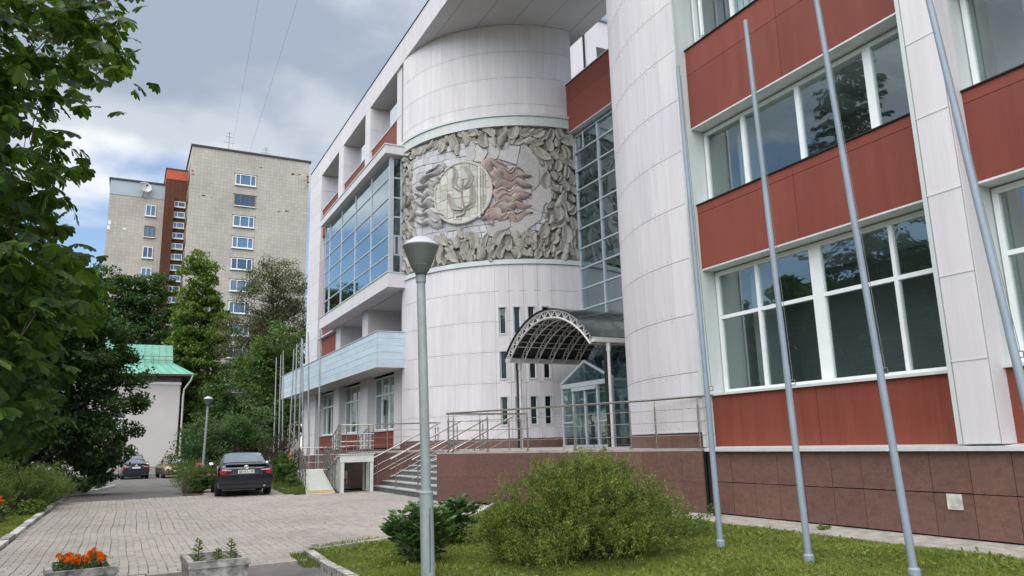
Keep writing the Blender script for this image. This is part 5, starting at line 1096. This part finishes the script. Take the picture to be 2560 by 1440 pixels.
def tree(name, label, base, trunk_h, lobes, nclump, per, leaf, mat, clump_r=.55, r=.16, group=None, cat='tree', barkm='bark', nlimb=26, flat=.6, aspect=.62, seed=1, droop=0, shell=.55):
    g = np.random.default_rng(seed); t_ = thing(name, label, cat, base, 0, group); B = np.array(base, float)
    lobes = [(l[0]-B[0], l[1]-B[1], l[2]-B[2], *l[3:]) for l in lobes]
    cl = in_lobes(nclump, lobes, shell, g); cl[:, 2] = np.maximum(cl[:, 2], .15)
    top = max(l[2]+l[5]*.7 for l in lobes); cx = np.mean([l[0] for l in lobes]); cy = np.mean([l[1] for l in lobes])
    mb = MB(); tp = [(0, 0, -.1), (cx*.1+g.normal()*.1, cy*.1, trunk_h*.5), (cx*.4, cy*.4+g.normal()*.15, max(trunk_h, top*.55)), (cx*.9, cy*.9, top)]
    tp = [tuple(p) for p in catmull(tp, 5)]; n = len(tp); mb.tube(tp, [r*(1-.85*i/(n-1))+.012 for i in range(n)], 9); mb.build('trunk', barkm, t_, True)
    lm = MB(); TP = np.array(tp)
    for i in range(min(nlimb*3, nclump)):
        e = cl[i]; k = int(np.argmin(np.abs(TP[:, 2]-(e[2]-.45*math.hypot(e[0]-cx, e[1]-cy)).clip(trunk_h*.6, top*.95)))); s_ = TP[k]; m1 = s_*.5+e*.5+np.array((g.normal()*.15, g.normal()*.15, .25*abs(g.normal())))
        rr = r*(.32 if i < nlimb else .13)*(1-.5*s_[2]/top)+.006; lm.tube([tuple(p) for p in catmull([s_, m1, e], 3)], [rr, rr*.8, rr*.7, rr*.5, rr*.4, rr*.3, rr*.2][:7], 5)
    lm.build('limbs', barkm, t_, True)
    C = np.repeat(cl, per, axis=0); m_ = len(C); rad = clump_r*(.6+.8*g.random(nclump)).repeat(per)
    off = unit(g.normal(size=(m_, 3)))*(g.random(m_)**.45*rad)[:, None]; off[:, 2] *= flat; C = C+off; C[:, 2] -= droop*np.abs(g.normal(size=m_))
    out = unit(C-np.array([cx, cy, top*.5])); D = unit(out*.6+g.normal(size=(m_, 3))*.7+np.array([0, 0, -.35])); N_ = unit(np.array([0, 0, 1.0])+out*.5+g.normal(size=(m_, 3))*.45)
    L = leaf*(.7+.6*g.random(m_)); C[:, 2] = np.maximum(C[:, 2], .03)
    link('crown', leaf_mesh('crown', C, D, N_, L, L*aspect, mat), t_); return t_
# --- trees behind
tree('maple_tree', 'broad dark green tree rising behind the green copper roof', (.5, 90, -.36), 5, [(-2.5, 90, 16.8, 4.2, 3, 5.2), (1.5, 90, 15.8, 4.2, 3, 5.5), (4.4, 89, 13, 3.0, 2.5, 4.4), (-5, 91, 14, 3.8, 3, 5), (0, 90, 9, 5.5, 3, 5)], 560, 80, .34, 'leaf_dark', 1.1, .35, seed=3, flat=.45)
tree('lime_tree', 'tall slender light green tree right of the plaster house', (6.0, 80, -.36), 5, [(5.6, 80, 18.4, 1.7, 1.5, 3.4), (6.3, 80, 13.8, 2.9, 2.4, 3.8), (5.4, 80, 9.5, 2.9, 2.4, 3.6), (6.6, 79.5, 6.0, 2.8, 2.4, 3.2), (5.6, 80, 3, 2.2, 2, 2.5)], 420, 80, .32, 'leaf_light', .85, .3, seed=5, flat=.55)
tree('willow_tree', 'sparse grey-green tree with bare twigs in front of the apartment block', (12.4, 72, -.36), 7, [(11.6, 72, 16.2, 3.2, 2.4, 3.4), (13.2, 72, 12.5, 3.0, 2.4, 3.2), (9.2, 72, 11.4, 2.6, 2.2, 3.0), (11.0, 72, 7.5, 3.6, 2.4, 3.2)], 560, 80, .22, 'leaf_olive', .85, .32, seed=6, nlimb=70, aspect=.4, flat=.8)
tree('ash_tree', 'green tree between the flagpoles and the sparse grey tree', (10.6, 60, -.36), 3, [(10.6, 60, 9.2, 2.2, 2, 2.6), (9.2, 60, 6.6, 2.4, 2, 2.8), (11.2, 60, 5.6, 2.4, 2, 3), (9.4, 59, 3.2, 2.4, 2, 2.4)], 210, 80, .24, 'leaf_mid', .7, .2, seed=8)
tree('alder_tree', 'dark green tree low between the lime tree and the flagpoles', (8.2, 66, -.36), 2, [(8.0, 66, 6.2, 2.4, 2, 2.8), (7.2, 66, 3.2, 2.6, 2, 2.6), (9.8, 66, 3.6, 2.4, 2, 3.0)], 170, 80, .24, 'leaf_dark', .7, .2, seed=9)
tree('linden_tree', 'big dark leafy tree left of the car park hiding half the plaster house', (-3.4, 33, 0), 1.5, [(-2.2, 33.5, 5.4, 2.2, 2.2, 2.2), (-.9, 33.5, 3.2, 1.6, 1.8, 2.5), (-3.6, 32, 6.6, 2.4, 2.4, 2.2), (-5.4, 32, 5.0, 2.6, 2.4, 3.2), (-2.0, 34, 1.8, 2.2, 1.8, 1.8), (-5.5, 32, 2.2, 2.4, 2, 2.0), (-.8, 34, 5.6, 1.3, 1.3, 1.3)], 640, 120, .165, 'leaf_dark', .55, .22, seed=12)
tree('lime_sapling', 'paler green tree behind the big dark tree at the left edge', (-7.5, 44, -.2), 2, [(-6.2, 44, 8.2, 3.2, 2.4, 3.6), (-8.5, 44, 6, 3, 2.4, 3.4), (-4.2, 45, 5.5, 2.6, 2, 3), (-6, 44, 3, 3.4, 2.4, 3)], 260, 70, .2, 'leaf_mid', .7, .2, seed=13)
for i, (x, y, h, s) in enumerate(((-7, 98, 23, 21), (-26, 84, 19, 22), (-12, 118, 18, 23))):
    tree('park_tree', ['dark tree far back at the left, hidden by nearer leaves', 'large tree outside the left edge, mirrored in the bay glass', 'tree behind the lower apartment block on the left'][i], (x, y, -.36), 5, [(x, y, h*.62, 5, 4.5, h*.36), (x+3, y, h*.45, 4, 4, h*.28), (x-3, y, h*.5, 4, 4, h*.3)], 220, 60, .45, 'leaf_dark', 1.3, .35, seed=s)
def spruce(base, h, rad, label, seed):
    g = np.random.default_rng(seed); t_ = thing('spruce_tree', label, 'tree', base, 0, 'spruces outside the left edge'); MB().tube([(0, 0, -.1), (0, 0, h)], [.22, .03], 8).build('trunk', 'bark', t_, True)
    C = []; D = []
    nb = int(h*13)
    for i in range(nb):
        z = h*(.06+.93*(i/nb)); L = rad*(1-z/h)**.85*(.7+.5*g.random())+.15; a = g.random()*6.283; m_ = int(26*L)+10
        s = g.random(m_)**.8; ang = a+g.normal(size=m_)*.10*(1); side = g.normal(size=m_)*.16*L*(1-s*.6)
        x = np.cos(a)*s*L-np.sin(a)*side; y = np.sin(a)*s*L+np.cos(a)*side; zz = z-.28*s*L+.12*(s*L)**2/max(L, .3)-np.abs(g.normal(size=m_))*.10
        C.append(np.stack([x, y, zz], 1)); D.append(np.stack([np.cos(a)+g.normal(size=m_)*.5, np.sin(a)+g.normal(size=m_)*.5, -.3+g.normal(size=m_)*.3], 1))
    C = np.concatenate(C); D = np.concatenate(D); link('crown', leaf_mesh('crown', C, D, rand_dir(len(C), 1., g), .34, .13, 'needle'), t_)
spruce((-9.8, 24.0, 0), 27, 5.0, 'tall dark spruce mirrored in the upper windows, nearer of the two', 31); spruce((-10.6, 11.5, 0), 26, 4.6, 'dark spruce mirrored in the upper windows, farther of the two', 32)
tree('street_tree', 'leafy tree outside the left edge mirrored in the lower windows', (-13, 14, 0), 2, [(-13, 14, 5, 3, 6, 5.5), (-13, 23, 5, 3, 6, 6), (-13, 6, 5, 3, 5, 5.5), (-14, 32, 5, 3, 6, 6), (-14, 40, 5, 3, 5, 6)], 1300, 50, .8, 'leaf_dark', .8, .2, seed=24)
# --- horse chestnut overhead: palmate leaves on drooping twigs
def pixray(x, y):
    return fw+rt*((x-1280)/1850)-up*((y-720)/1850)
CH = thing('chestnut_tree', 'horse chestnut with big drooping palmate leaves hanging in from the left', 'tree', (-3.4, 6.2, 0))
cb = Vector((-3.4, 6.2, 0)); g = np.random.default_rng(40)
MASS = [([(-260, -160), (330, -160), (360, 20), (375, 100), (300, 180), (180, 230), (120, 300), (40, 420), (-260, 430)], 250), ([(-260, 380), (60, 400), (170, 330), (195, 395), (100, 450), (-260, 480)], 40), ([(-260, 430), (110, 445), (195, 545), (120, 600), (-260, 620)], 90), ([(-260, 590), (190, 590), (255, 700), (200, 770), (100, 830), (-260, 880)], 150), ([(-260, 840), (90, 830), (200, 935), (120, 960), (150, 1060), (60, 1090), (-60, 1080), (-260, 1090)], 120)]
anch = []
for poly, n in MASS:
    c = 0
    while c < n:
        x, y = g.uniform(-260, 400), g.uniform(-160, 1100)
        if not pip(x, y, poly): continue
        d = pixray(x-40, y); Y = g.uniform(5.2, 8.6); q = Vector((0, 0, EYE))+d*(Y/d.y); anch.append((q, x)); c += 1
limb = MB(); hubs = [Vector((-2.6, 6.6, 5.2)), Vector((-2.2, 6.8, 4.2)), Vector((-2.3, 6.4, 3.2)), Vector((-2.2, 6.5, 2.3)), Vector((-1.9, 7.0, 6.0))]
tk = [Vector((-3.4, 6.2, -.1)), Vector((-3.35, 6.2, 2.2)), Vector((-3.2, 6.3, 4.5)), Vector((-3.0, 6.4, 8.0))]
MB().tube([tuple(p-cb) for p in tk], [.24, .2, .16, .06], 12).build('trunk', 'bark', CH, True)
for h_ in hubs:
    s_ = min(tk[1:], key=lambda p: abs(p.z-h_.z+.6)); limb.tube([tuple(p-cb) for p in (s_, (s_+h_)/2+Vector((0, 0, .12)), h_)], [.07, .05, .035], 7)
LC_, LD_, LN_, LL_, LW_ = [], [], [], [], []
nodes = [(h_, .03) for h_ in hubs]; anch.sort(key=lambda a: min((h_-a[0]).length for h_ in hubs))
for q, px in anch:      # every twig leaves the nearest wood already grown
    n_, rw_ = min(nodes, key=lambda p: (p[0]-q).length_squared); r1 = max(.004, rw_*.8); mid_ = (n_+q)/2+Vector((g.normal()*.03, g.normal()*.03, .05))
    limb.tube([tuple(p-cb) for p in (n_, mid_, q)], [r1, r1*.8, r1*.55], 5); nodes.append((q, r1*.75))
    for rep in range(6):
        c0 = q-cb+Vector((g.normal()*.12, g.normal()*.14, g.normal()*.10)); out = Vector((g.normal()*.6+.25, g.normal()*.7-.15, -.5)).normalized(); side = out.cross(Vector((0, 0, 1))).normalized(); nn = side.cross(out).normalized()
        nn = (nn+Vector((g.normal()*.3, g.normal()*.3, g.normal()*.2))).normalized(); side = out.cross(nn).normalized(); sz = g.uniform(.085, .16); k = 7 if g.random() < .4 else 5
        for j in range(k):
            a = (j-(k-1)/2)*(2.35/(k-1))*1.25; d = (out*math.cos(a)+side*math.sin(a)-Vector((0, 0, .28))).normalized(); l = sz*(1-.30*abs(j-(k-1)/2)/((k-1)/2))
            LC_.append(c0); LD_.append(d); LN_.append(nn); LL_.append(l); LW_.append(l*g.uniform(.38, .5))
limb.build('limbs', 'bark', CH, True)
link('crown', leaf_mesh('crown', np.array(LC_), np.array(LD_), np.array(LN_), np.array(LL_), np.array(LW_), 'leaf_chestnut', shape='ovate'), CH)
# --- shrubs
def shrub(name, label, base, lobes, n, leaf, mat, cat='shrub', aspect=.5, seed=1, stems=14, upw=.3, group=None, sprig=0.0, stemm='twig', shell=.35, outl=.6):
    g = np.random.default_rng(seed); t_ = thing(name, label, cat, base, 0, group); B = np.array(base, float); lobes = [(l[0]-B[0], l[1]-B[1], l[2]-B[2], *l[3:]) for l in lobes]
    P = in_lobes(stems, lobes, .5, g); mb = MB()
    for e in P:
        e[2] = max(e[2], .15); mb.tube([tuple(p) for p in catmull([np.array((e[0]*.15, e[1]*.15, -.05)), e*np.array((.55, .55, .6)), e], 3)], [.02, .017, .013, .010, .007, .005, .003], 5)
    mb.build('stems', stemm, t_, True)
    if sprig:   # leaves strung along fine upright twigs
        per = 26; ns = n//per; hub_ = in_lobes(max(20, ns//22), lobes, shell, g); tips = hub_[g.integers(0, len(hub_), ns)]+g.normal(size=(ns, 3))*np.array((.10, .10, .07))*(1+2*sprig);  tips[:, 2] = np.maximum(tips[:, 2], .1); dr = unit(unit(tips*np.array((1, 1, .5)))*outl+np.array((0, 0, .75))+g.normal(size=(ns, 3))*.35); ln = sprig*(.5+g.random(ns))
        s = np.tile(np.linspace(0, 1, per), ns); T = np.repeat(tips, per, 0)+np.repeat(dr, per, 0)*(s*np.repeat(ln, per))[:, None]+g.normal(size=(ns*per, 3))*.018; D = unit(np.repeat(dr, per, 0)*.9+g.normal(size=(ns*per, 3))*.65); N_ = rand_dir(ns*per, .3, g); C = T; L = leaf*(.6+.7*g.random(len(C)))*(1-.35*s)
        C[:, 2] = np.maximum(C[:, 2], .02)
        tw = MB()
        for i in range(0, ns, 9): tw.tube([tuple(tips[i]), tuple(tips[i]+dr[i]*ln[i]*.8)], [.004, .0015], 3, False)
        tag(tw.build('twigs', stemm, t_), kind='stuff')
    else:
        nc = max(12, n//60); cl = in_lobes(nc, lobes, shell, g); C = np.repeat(cl, n//nc, 0); rad = .32*np.mean([l[3] for l in lobes]); C = C+unit(g.normal(size=C.shape))*(g.random(len(C))**.5*rad)[:, None]*np.array((1, 1, .8)); C[:, 2] = np.maximum(C[:, 2], .03)
        out = unit(C); D = unit(out*.5+g.normal(size=C.shape)*.7+np.array((0, 0, upw-.4))); N_ = unit(np.array((0, 0, .8))+out*.6+g.normal(size=C.shape)*.5); L = leaf*(.65+.7*g.random(len(C)))
    link('foliage', leaf_mesh('foliage', C, D, N_, L, L*aspect, mat), t_); return t_
BB = (5.5, 8.75, 0)
shrub('spirea_bush', 'large feathery yellow-green bush in the lawn in front of the granite terrace', BB, [(5.45, 8.8, .62, .95, .85, .60), (5.75, 8.8, .95, .55, .55, .40), (4.75, 9.0, .42, .55, .65, .40), (6.2, 8.75, .50, .66, .7, .46), (6.6, 8.8, .34, .42, .55, .32), (5.4, 8.3, .35, 1.0, .5, .36)], 150000, .042, 'leaf_spirea', aspect=.38, seed=50, sprig=.13, stems=50, shell=.25)
shrub('low_shrub', 'low bright green shrub at the right foot of the feathery bush', (7.75, 9.9, 0), [(7.7, 9.9, .22, .55, .5, .25), (8.1, 9.7, .12, .4, .4, .16)], 5000, .05, 'leaf_light', aspect=.5, seed=51, sprig=.15, stems=12)
def peony(base, h, r, n, label, seed, group='peony plants'):
    g = np.random.default_rng(seed); t_ = thing('peony_plant', label, 'plant', base, 0, group); C = []; D = []; L = []; N_ = []; mb = MB()
    for i in range(n):
        a = g.random()*6.283; rr = r*math.sqrt(g.random()); hh = h*(1-.45*(rr/r)**2)*(.75+.35*g.random()); top = np.array((rr*math.cos(a), rr*math.sin(a), hh)); b0 = np.array((top[0]*.3, top[1]*.3, -.02)); mid = (b0+top)/2+np.array((0, 0, .05)); pts = catmull([b0, mid, top], 4)
        mb.tube([tuple(p) for p in pts], .006, 4, False)
        for s in (.3, .45, .6, .72, .82, .9, .96, 1.0):
            p = pts[int(s*(len(pts)-1))]; b = g.random()*6.283
            for m_ in range(2 if s < .9 else 3):
                ba = b+m_*2.2; d0 = np.array((math.cos(ba), math.sin(ba), .35)); q = p+d0*.05
                for da in (-.75, 0, .75):
                    d = np.array((math.cos(ba+da), math.sin(ba+da), .30+.45*g.random()-(.55 if s < .5 else 0))); C.append(q+d*.01); D.append(d); N_.append((g.normal()*.3, g.normal()*.3, 1)); L.append(.135*(.75+.5*g.random()))
    mb.build('stems', 'twig', t_); C = np.array(C); L = np.array(L); C[:, 2] = np.maximum(C[:, 2], .03); link('foliage', leaf_mesh('foliage', C, np.array(D), np.array(N_), L, L*.46, 'leaf_peony', shape='ovate'), t_); return t_
peony((3.62, 9.85, 0), .72, .44, 26, 'bushy dark green peony plant behind the near lamp post', 60); peony((4.72, 11.3, 0), .72, .32, 14, 'thinner peony plant with bare stems between lamp post and feathery bush', 61)
shrub('lilac_bush', 'big rounded green bush behind the distant street lamp', (4.2, 42, -.2), [(4.2, 42, 1.9, 1.8, 1.5, 1.7), (5.4, 42, 1.7, 1.5, 1.4, 1.6), (3.1, 42, 1.2, 1.2, 1.3, 1.3), (6.3, 42.5, 2.2, 1.0, 1, 1.6)], 15000, .13, 'leaf_lilac', aspect=.6, seed=70, stems=40)
shrub('barberry_bush', 'purple-brown bush just behind the navy car', (5.35, 35.4, 0), [(5.4, 35.4, 1.25, 1.25, 1.0, .9), (6.4, 35.6, 1.0, .8, .8, .8), (4.4, 35.5, .8, .8, .8, .7)], 12000, .085, 'leaf_purple', aspect=.45, seed=71, stems=50, sprig=.4)
shrub('flower_shrub', 'low green shrub with pink blooms left of the navy car', (2.6, 31.4, 0), [(2.55, 31.8, .55, .40, .7, .55), (2.7, 31.0, .42, .35, .6, .45), (2.5, 30.6, .35, .3, .4, .35)], 6500, .085, 'leaf_mid', aspect=.5, seed=72, stems=24)
shrub('yellow_shrub', 'yellow-green shrub at the foot of the distant street lamp', (2.9, 34.5, 0), [(2.9, 34.5, .6, .7, .6, .6), (3.8, 34.6, .6, .7, .6, .55)], 4200, .09, 'leaf_light', aspect=.5, seed=73, stems=20)
shrub('juniper_shrub', 'dark feathery shrub at the kerb left of the navy car', (2.15, 30.8, 0), [(2.12, 31.0, .5, .32, .6, .55)], 6500, .05, 'leaf_spirea2', aspect=.3, seed=74, sprig=.35, stems=16)
shrub('hedge_shrub', 'leafy green shrub between the navy car and the ramp', (5.85, 31.0, 0), [(5.75, 31.2, .6, .42, .8, .62), (6.05, 33.6, .7, .5, .7, .7), (5.75, 29.6, .3, .3, .5, .3)], 7000, .085, 'leaf_mid', aspect=.5, seed=75, stems=24)
for i, (x, y, rx, rz, m_, lab) in enumerate(((-2.55, 25.4, .85, .95, 'leaf_spirea2', 'taller rounded green bush on the left verge beside the paving'), (-3.6, 24.2, 1.0, .8, 'leaf_spirea2', 'rounded green bush at the left edge of the verge'), (-2.5, 27.6, .8, .85, 'leaf_spirea2', 'green bush on the verge where the paving meets the asphalt'))):
    shrub('verge_bush', lab, (x, y, 0), [(x, y, rz*.78, rx, .9, rz*.75), (x+.25, y+.2, rz*.5, rx*.9, .8, rz*.5), (x-.4, y-.2, rz*.5, rx*.8, .8, rz*.45)], 30000, .055, m_, aspect=.42, seed=80+i, sprig=.22, stems=36, group='rounded bushes on the left verge')
shrub('verge_plant', 'low bright green leaves along the kerb of the left verge', (-2.1, 23.9, 0), [(-2.1, 24.2, .15, .3, .9, .22), (-2.5, 23.4, .15, .5, .5, .25)], 2600, .08, 'leaf_light', aspect=.6, seed=84)
shrub('marigold_bed', 'pale green clump with orange flowers at the left edge of the verge', (-2.75, 21.3, 0), [(-2.8, 21.4, .25, .45, .5, .28)], 3000, .07, 'leaf_pale', aspect=.5, seed=85)
shrub('bed_plant', 'green ground plants behind the white kerb under the big dark tree', (-1.6, 36.5, 0), [(-1.7, 36, .25, .6, 1.4, .3), (-1.0, 40, .25, .4, 1.6, .3), (-1.2, 43, .4, .6, 1.4, .5)], 4500, .1, 'leaf_mid', aspect=.55, seed=86)
shrub('wall_weed', 'small weed growing in the corner of terrace and plinth', (10.6, 11.75, .02), [(10.55, 11.75, .22, .14, .14, .22)], 260, .06, 'leaf_light', aspect=.6, seed=87, stems=6)
shrub('wall_weed', 'flat weed on the concrete apron near the second flagpole', (10.3, 9.0, .03), [(10.3, 9.0, .03, .18, .12, .04)], 160, .05, 'leaf_light', aspect=.6, seed=88, stems=4)
# blooms
def blossom(pos, r, mat, name, label, cat, n=26, seed=0, group=None, parent=None):
    g = np.random.default_rng(seed); d = unit(g.normal(size=(n, 3))+np.array((0, 0, .8))); C = d*r*.35; me = leaf_mesh(name, C, d, rand_dir(n, .2, g), r*1.0, r*.8, mat, shape='ovate')
    o = link(name, me, parent); o.location = pos
    if label: tag(o, label, cat, group)
    return o
fl = [c for c in bpy.data.objects if c.name.startswith('flower_shrub')][0]
for i, (dx, dy, dz) in enumerate(((-.05, -.55, .98), (.3, -.5, .62), (-.35, -.45, .55))): blossom((dx, dy, dz), .10 if i == 0 else .05, 'petal_pink', 'bloom', None, None, seed=i, parent=fl)
mbd = [c for c in bpy.data.objects if c.name.startswith('marigold_bed')][0]
for i in range(9): blossom((random.uniform(-.5, .3), random.uniform(-.3, .3), .48+random.uniform(-.05, .1)), .06, 'petal_orange', 'bloom', None, None, seed=i+20, parent=mbd)
ly = [c for c in bpy.data.objects if c.name.startswith('hedge_shrub')][0]
for i in range(3): blossom((.15+.05*i, .9, 1.2+.04*i), .035, 'petal_orange', 'bloom', None, None, seed=i+40, parent=ly)
# marigolds standing in the left-hand planter
MG = [(-.48, 9.42), (-.42, 9.20), (-.37, 9.45), (-.30, 9.22), (-.24, 9.44), (-.18, 9.24), (-.14, 9.45), (-.46, 9.55), (-.20, 9.56)]
MGL = ['leftmost in the middle row', 'left in the front row', 'second from left in the middle row', 'middle of the front row', 'third from left in the middle row', 'right in the front row', 'rightmost in the middle row', 'left in the back row', 'right in the back row']
for i, (x, y) in enumerate(MG):
    t_ = thing('marigold', 'orange marigold in the left-hand planter, '+MGL[i], 'flower', (x, y, .31), 0, 'marigolds in the planter'); g = np.random.default_rng(200+i); n = 60
    C = g.normal(size=(n, 3))*np.array((.045, .05, .04))+np.array((0, 0, .10)); C[:, 2] = np.clip(C[:, 2], .01, .2); link('foliage', leaf_mesh('foliage', C, rand_dir(n, .3, g), rand_dir(n, .6, g), .055, .02, 'leaf_peony'), t_)
    for j in range(4):
        p = (g.normal()*.04, g.normal()*.05, 0.14+g.random()*.06); MB().tube([(0, 0, 0), p], .003, 4, False).build('stem', 'twig', t_); blossom(p, .026, 'petal_orange', 'bloom', None, None, 40, 300+i*5+j, parent=t_)
for i, (x, y, h, lab) in enumerate(((.82, 9.40, .26, 'taller seedling at the left of the flaking planter'), (1.0, 9.15, .17, 'small middle seedling in the flaking planter'), (1.16, 9.38, .24, 'broad seedling at the right of the flaking planter'))):
    t_ = thing('seedling', lab, 'plant', (x, y, .31), 0, 'seedlings in the planter'); g = np.random.default_rng(400+i); MB().tube([(0, 0, 0), (.01, 0, h)], .006, 5).build('stem', 'leaf_light', t_); n = 34; z = np.linspace(.02, h, n); a = np.arange(n)*2.4; D = np.stack([np.cos(a), np.sin(a), np.full(n, .35)], 1); C = np.stack([np.zeros(n), np.zeros(n), z], 1)
    link('foliage', leaf_mesh('foliage', C, D, rand_dir(n, 2., g), .10*(1.15-.8*z/h), .032, 'leaf_light', shape='ovate'), t_)
# grass
def grass(name, label, poly, n, h, mat, seed, z0=.012, wid=.006, shape='blade'):
    g = np.random.default_rng(seed); P = np.array(poly); lo, hi = P.min(0), P.max(0); pts = []
    while sum(len(p) for p in pts) < n:
        q = g.random((n*2, 2))*(hi-lo)+lo; m_ = np.zeros(len(q), bool); k = len(poly); j = k-1
        for i in range(k):
            (xi, yi), (xj, yj) = poly[i], poly[j]; c = ((yi > q[:, 1]) != (yj > q[:, 1])) & (q[:, 0] < (xj-xi)*(q[:, 1]-yi)/((yj-yi) or 1e-9)+xi); m_ ^= c; j = i
        q = q[m_]; wear = .5+.5*np.sin(q[:, 0]*3.1+2.0*np.sin(q[:, 1]*1.3))*np.sin(q[:, 1]*2.4+1.5*np.sin(q[:, 0]*1.7)); pts.append(q[g.random(len(q)) < (.25+.75*(wear if shape == 'blade' else 1-wear))])
    q = np.concatenate(pts)[:n]; C = np.column_stack([q, np.full(n, z0)]); patch = .6+.8*(.5+.5*np.sin(q[:, 0]*2.3+1.1*np.sin(q[:, 1]*1.7)))*(.5+.5*np.sin(q[:, 1]*1.9+q[:, 0]))
    D = g.normal(size=(n, 3))*.55; D[:, 2] = np.abs(D[:, 2])+.6; L = h*patch*(.5+g.random(n))
    if shape == 'ovate': D[:, 2] *= .25; C[:, 2] += .03*g.random(n)
    o = link(name, leaf_mesh(name, C, D, g.normal(size=(n, 3))*.4+np.array((0, 0, .3 if shape == 'blade' else 1.2)), L, np.full(n, wid)*(.7+.6*g.random(n)), mat, shape=shape)); return tag(o, label, 'grass', kind='stuff')
VIS = [(2.62, 8.2), (2.64, 11.72), (4.25, 12.42), (5.66, 13.83), (7.0, 15.34), (8.55, 17.55), (10.25, 13.9), (9.85, 12.3), (9.74, 10.9), (9.74, 4.6), (6.4, 4.8)]
grass('lawn_grass', 'short yellow-green grass of the lawn below the flagpoles', VIS, 150000, .055, 'grass_blade', 90)
grass('lawn_clover', 'clover leaves scattered through the lawn', VIS, 16000, .055, 'clover', 91, wid=.034, shape='ovate')
grass('verge_grass', 'short grass of the verge left of the paving', [(-1.92, 17.6), (-1.92, 29), (-4.8, 29), (-4.8, 17.6)], 36000, .07, 'grass_blade', 92, wid=.011)
grass('kerb_grass', 'grass growing between the ramp and the navy car', [(5.0, 27.0), (5.6, 26.6), (6.6, 32), (5.5, 33.4)], 6000, .22, 'clover', 93, wid=.015, z0=0)

grass('kerb_weeds', 'straggling weeds over the corner of the lawn kerb', [(2.25, 10.6), (2.7, 10.6), (2.75, 11.9), (2.3, 11.75)], 900, .10, 'clover', 94, wid=.022, z0=-.02)
grass('edge_weeds', 'ragged grass leaning over the curved kerb', [(2.6, 11.75), (4.2, 12.42), (5.6, 13.8), (7.0, 15.3), (7.0, 15.55), (5.5, 14.05), (4.15, 12.65), (2.6, 12.0)], 2600, .09, 'grass_blade', 95, wid=.012, z0=.0)
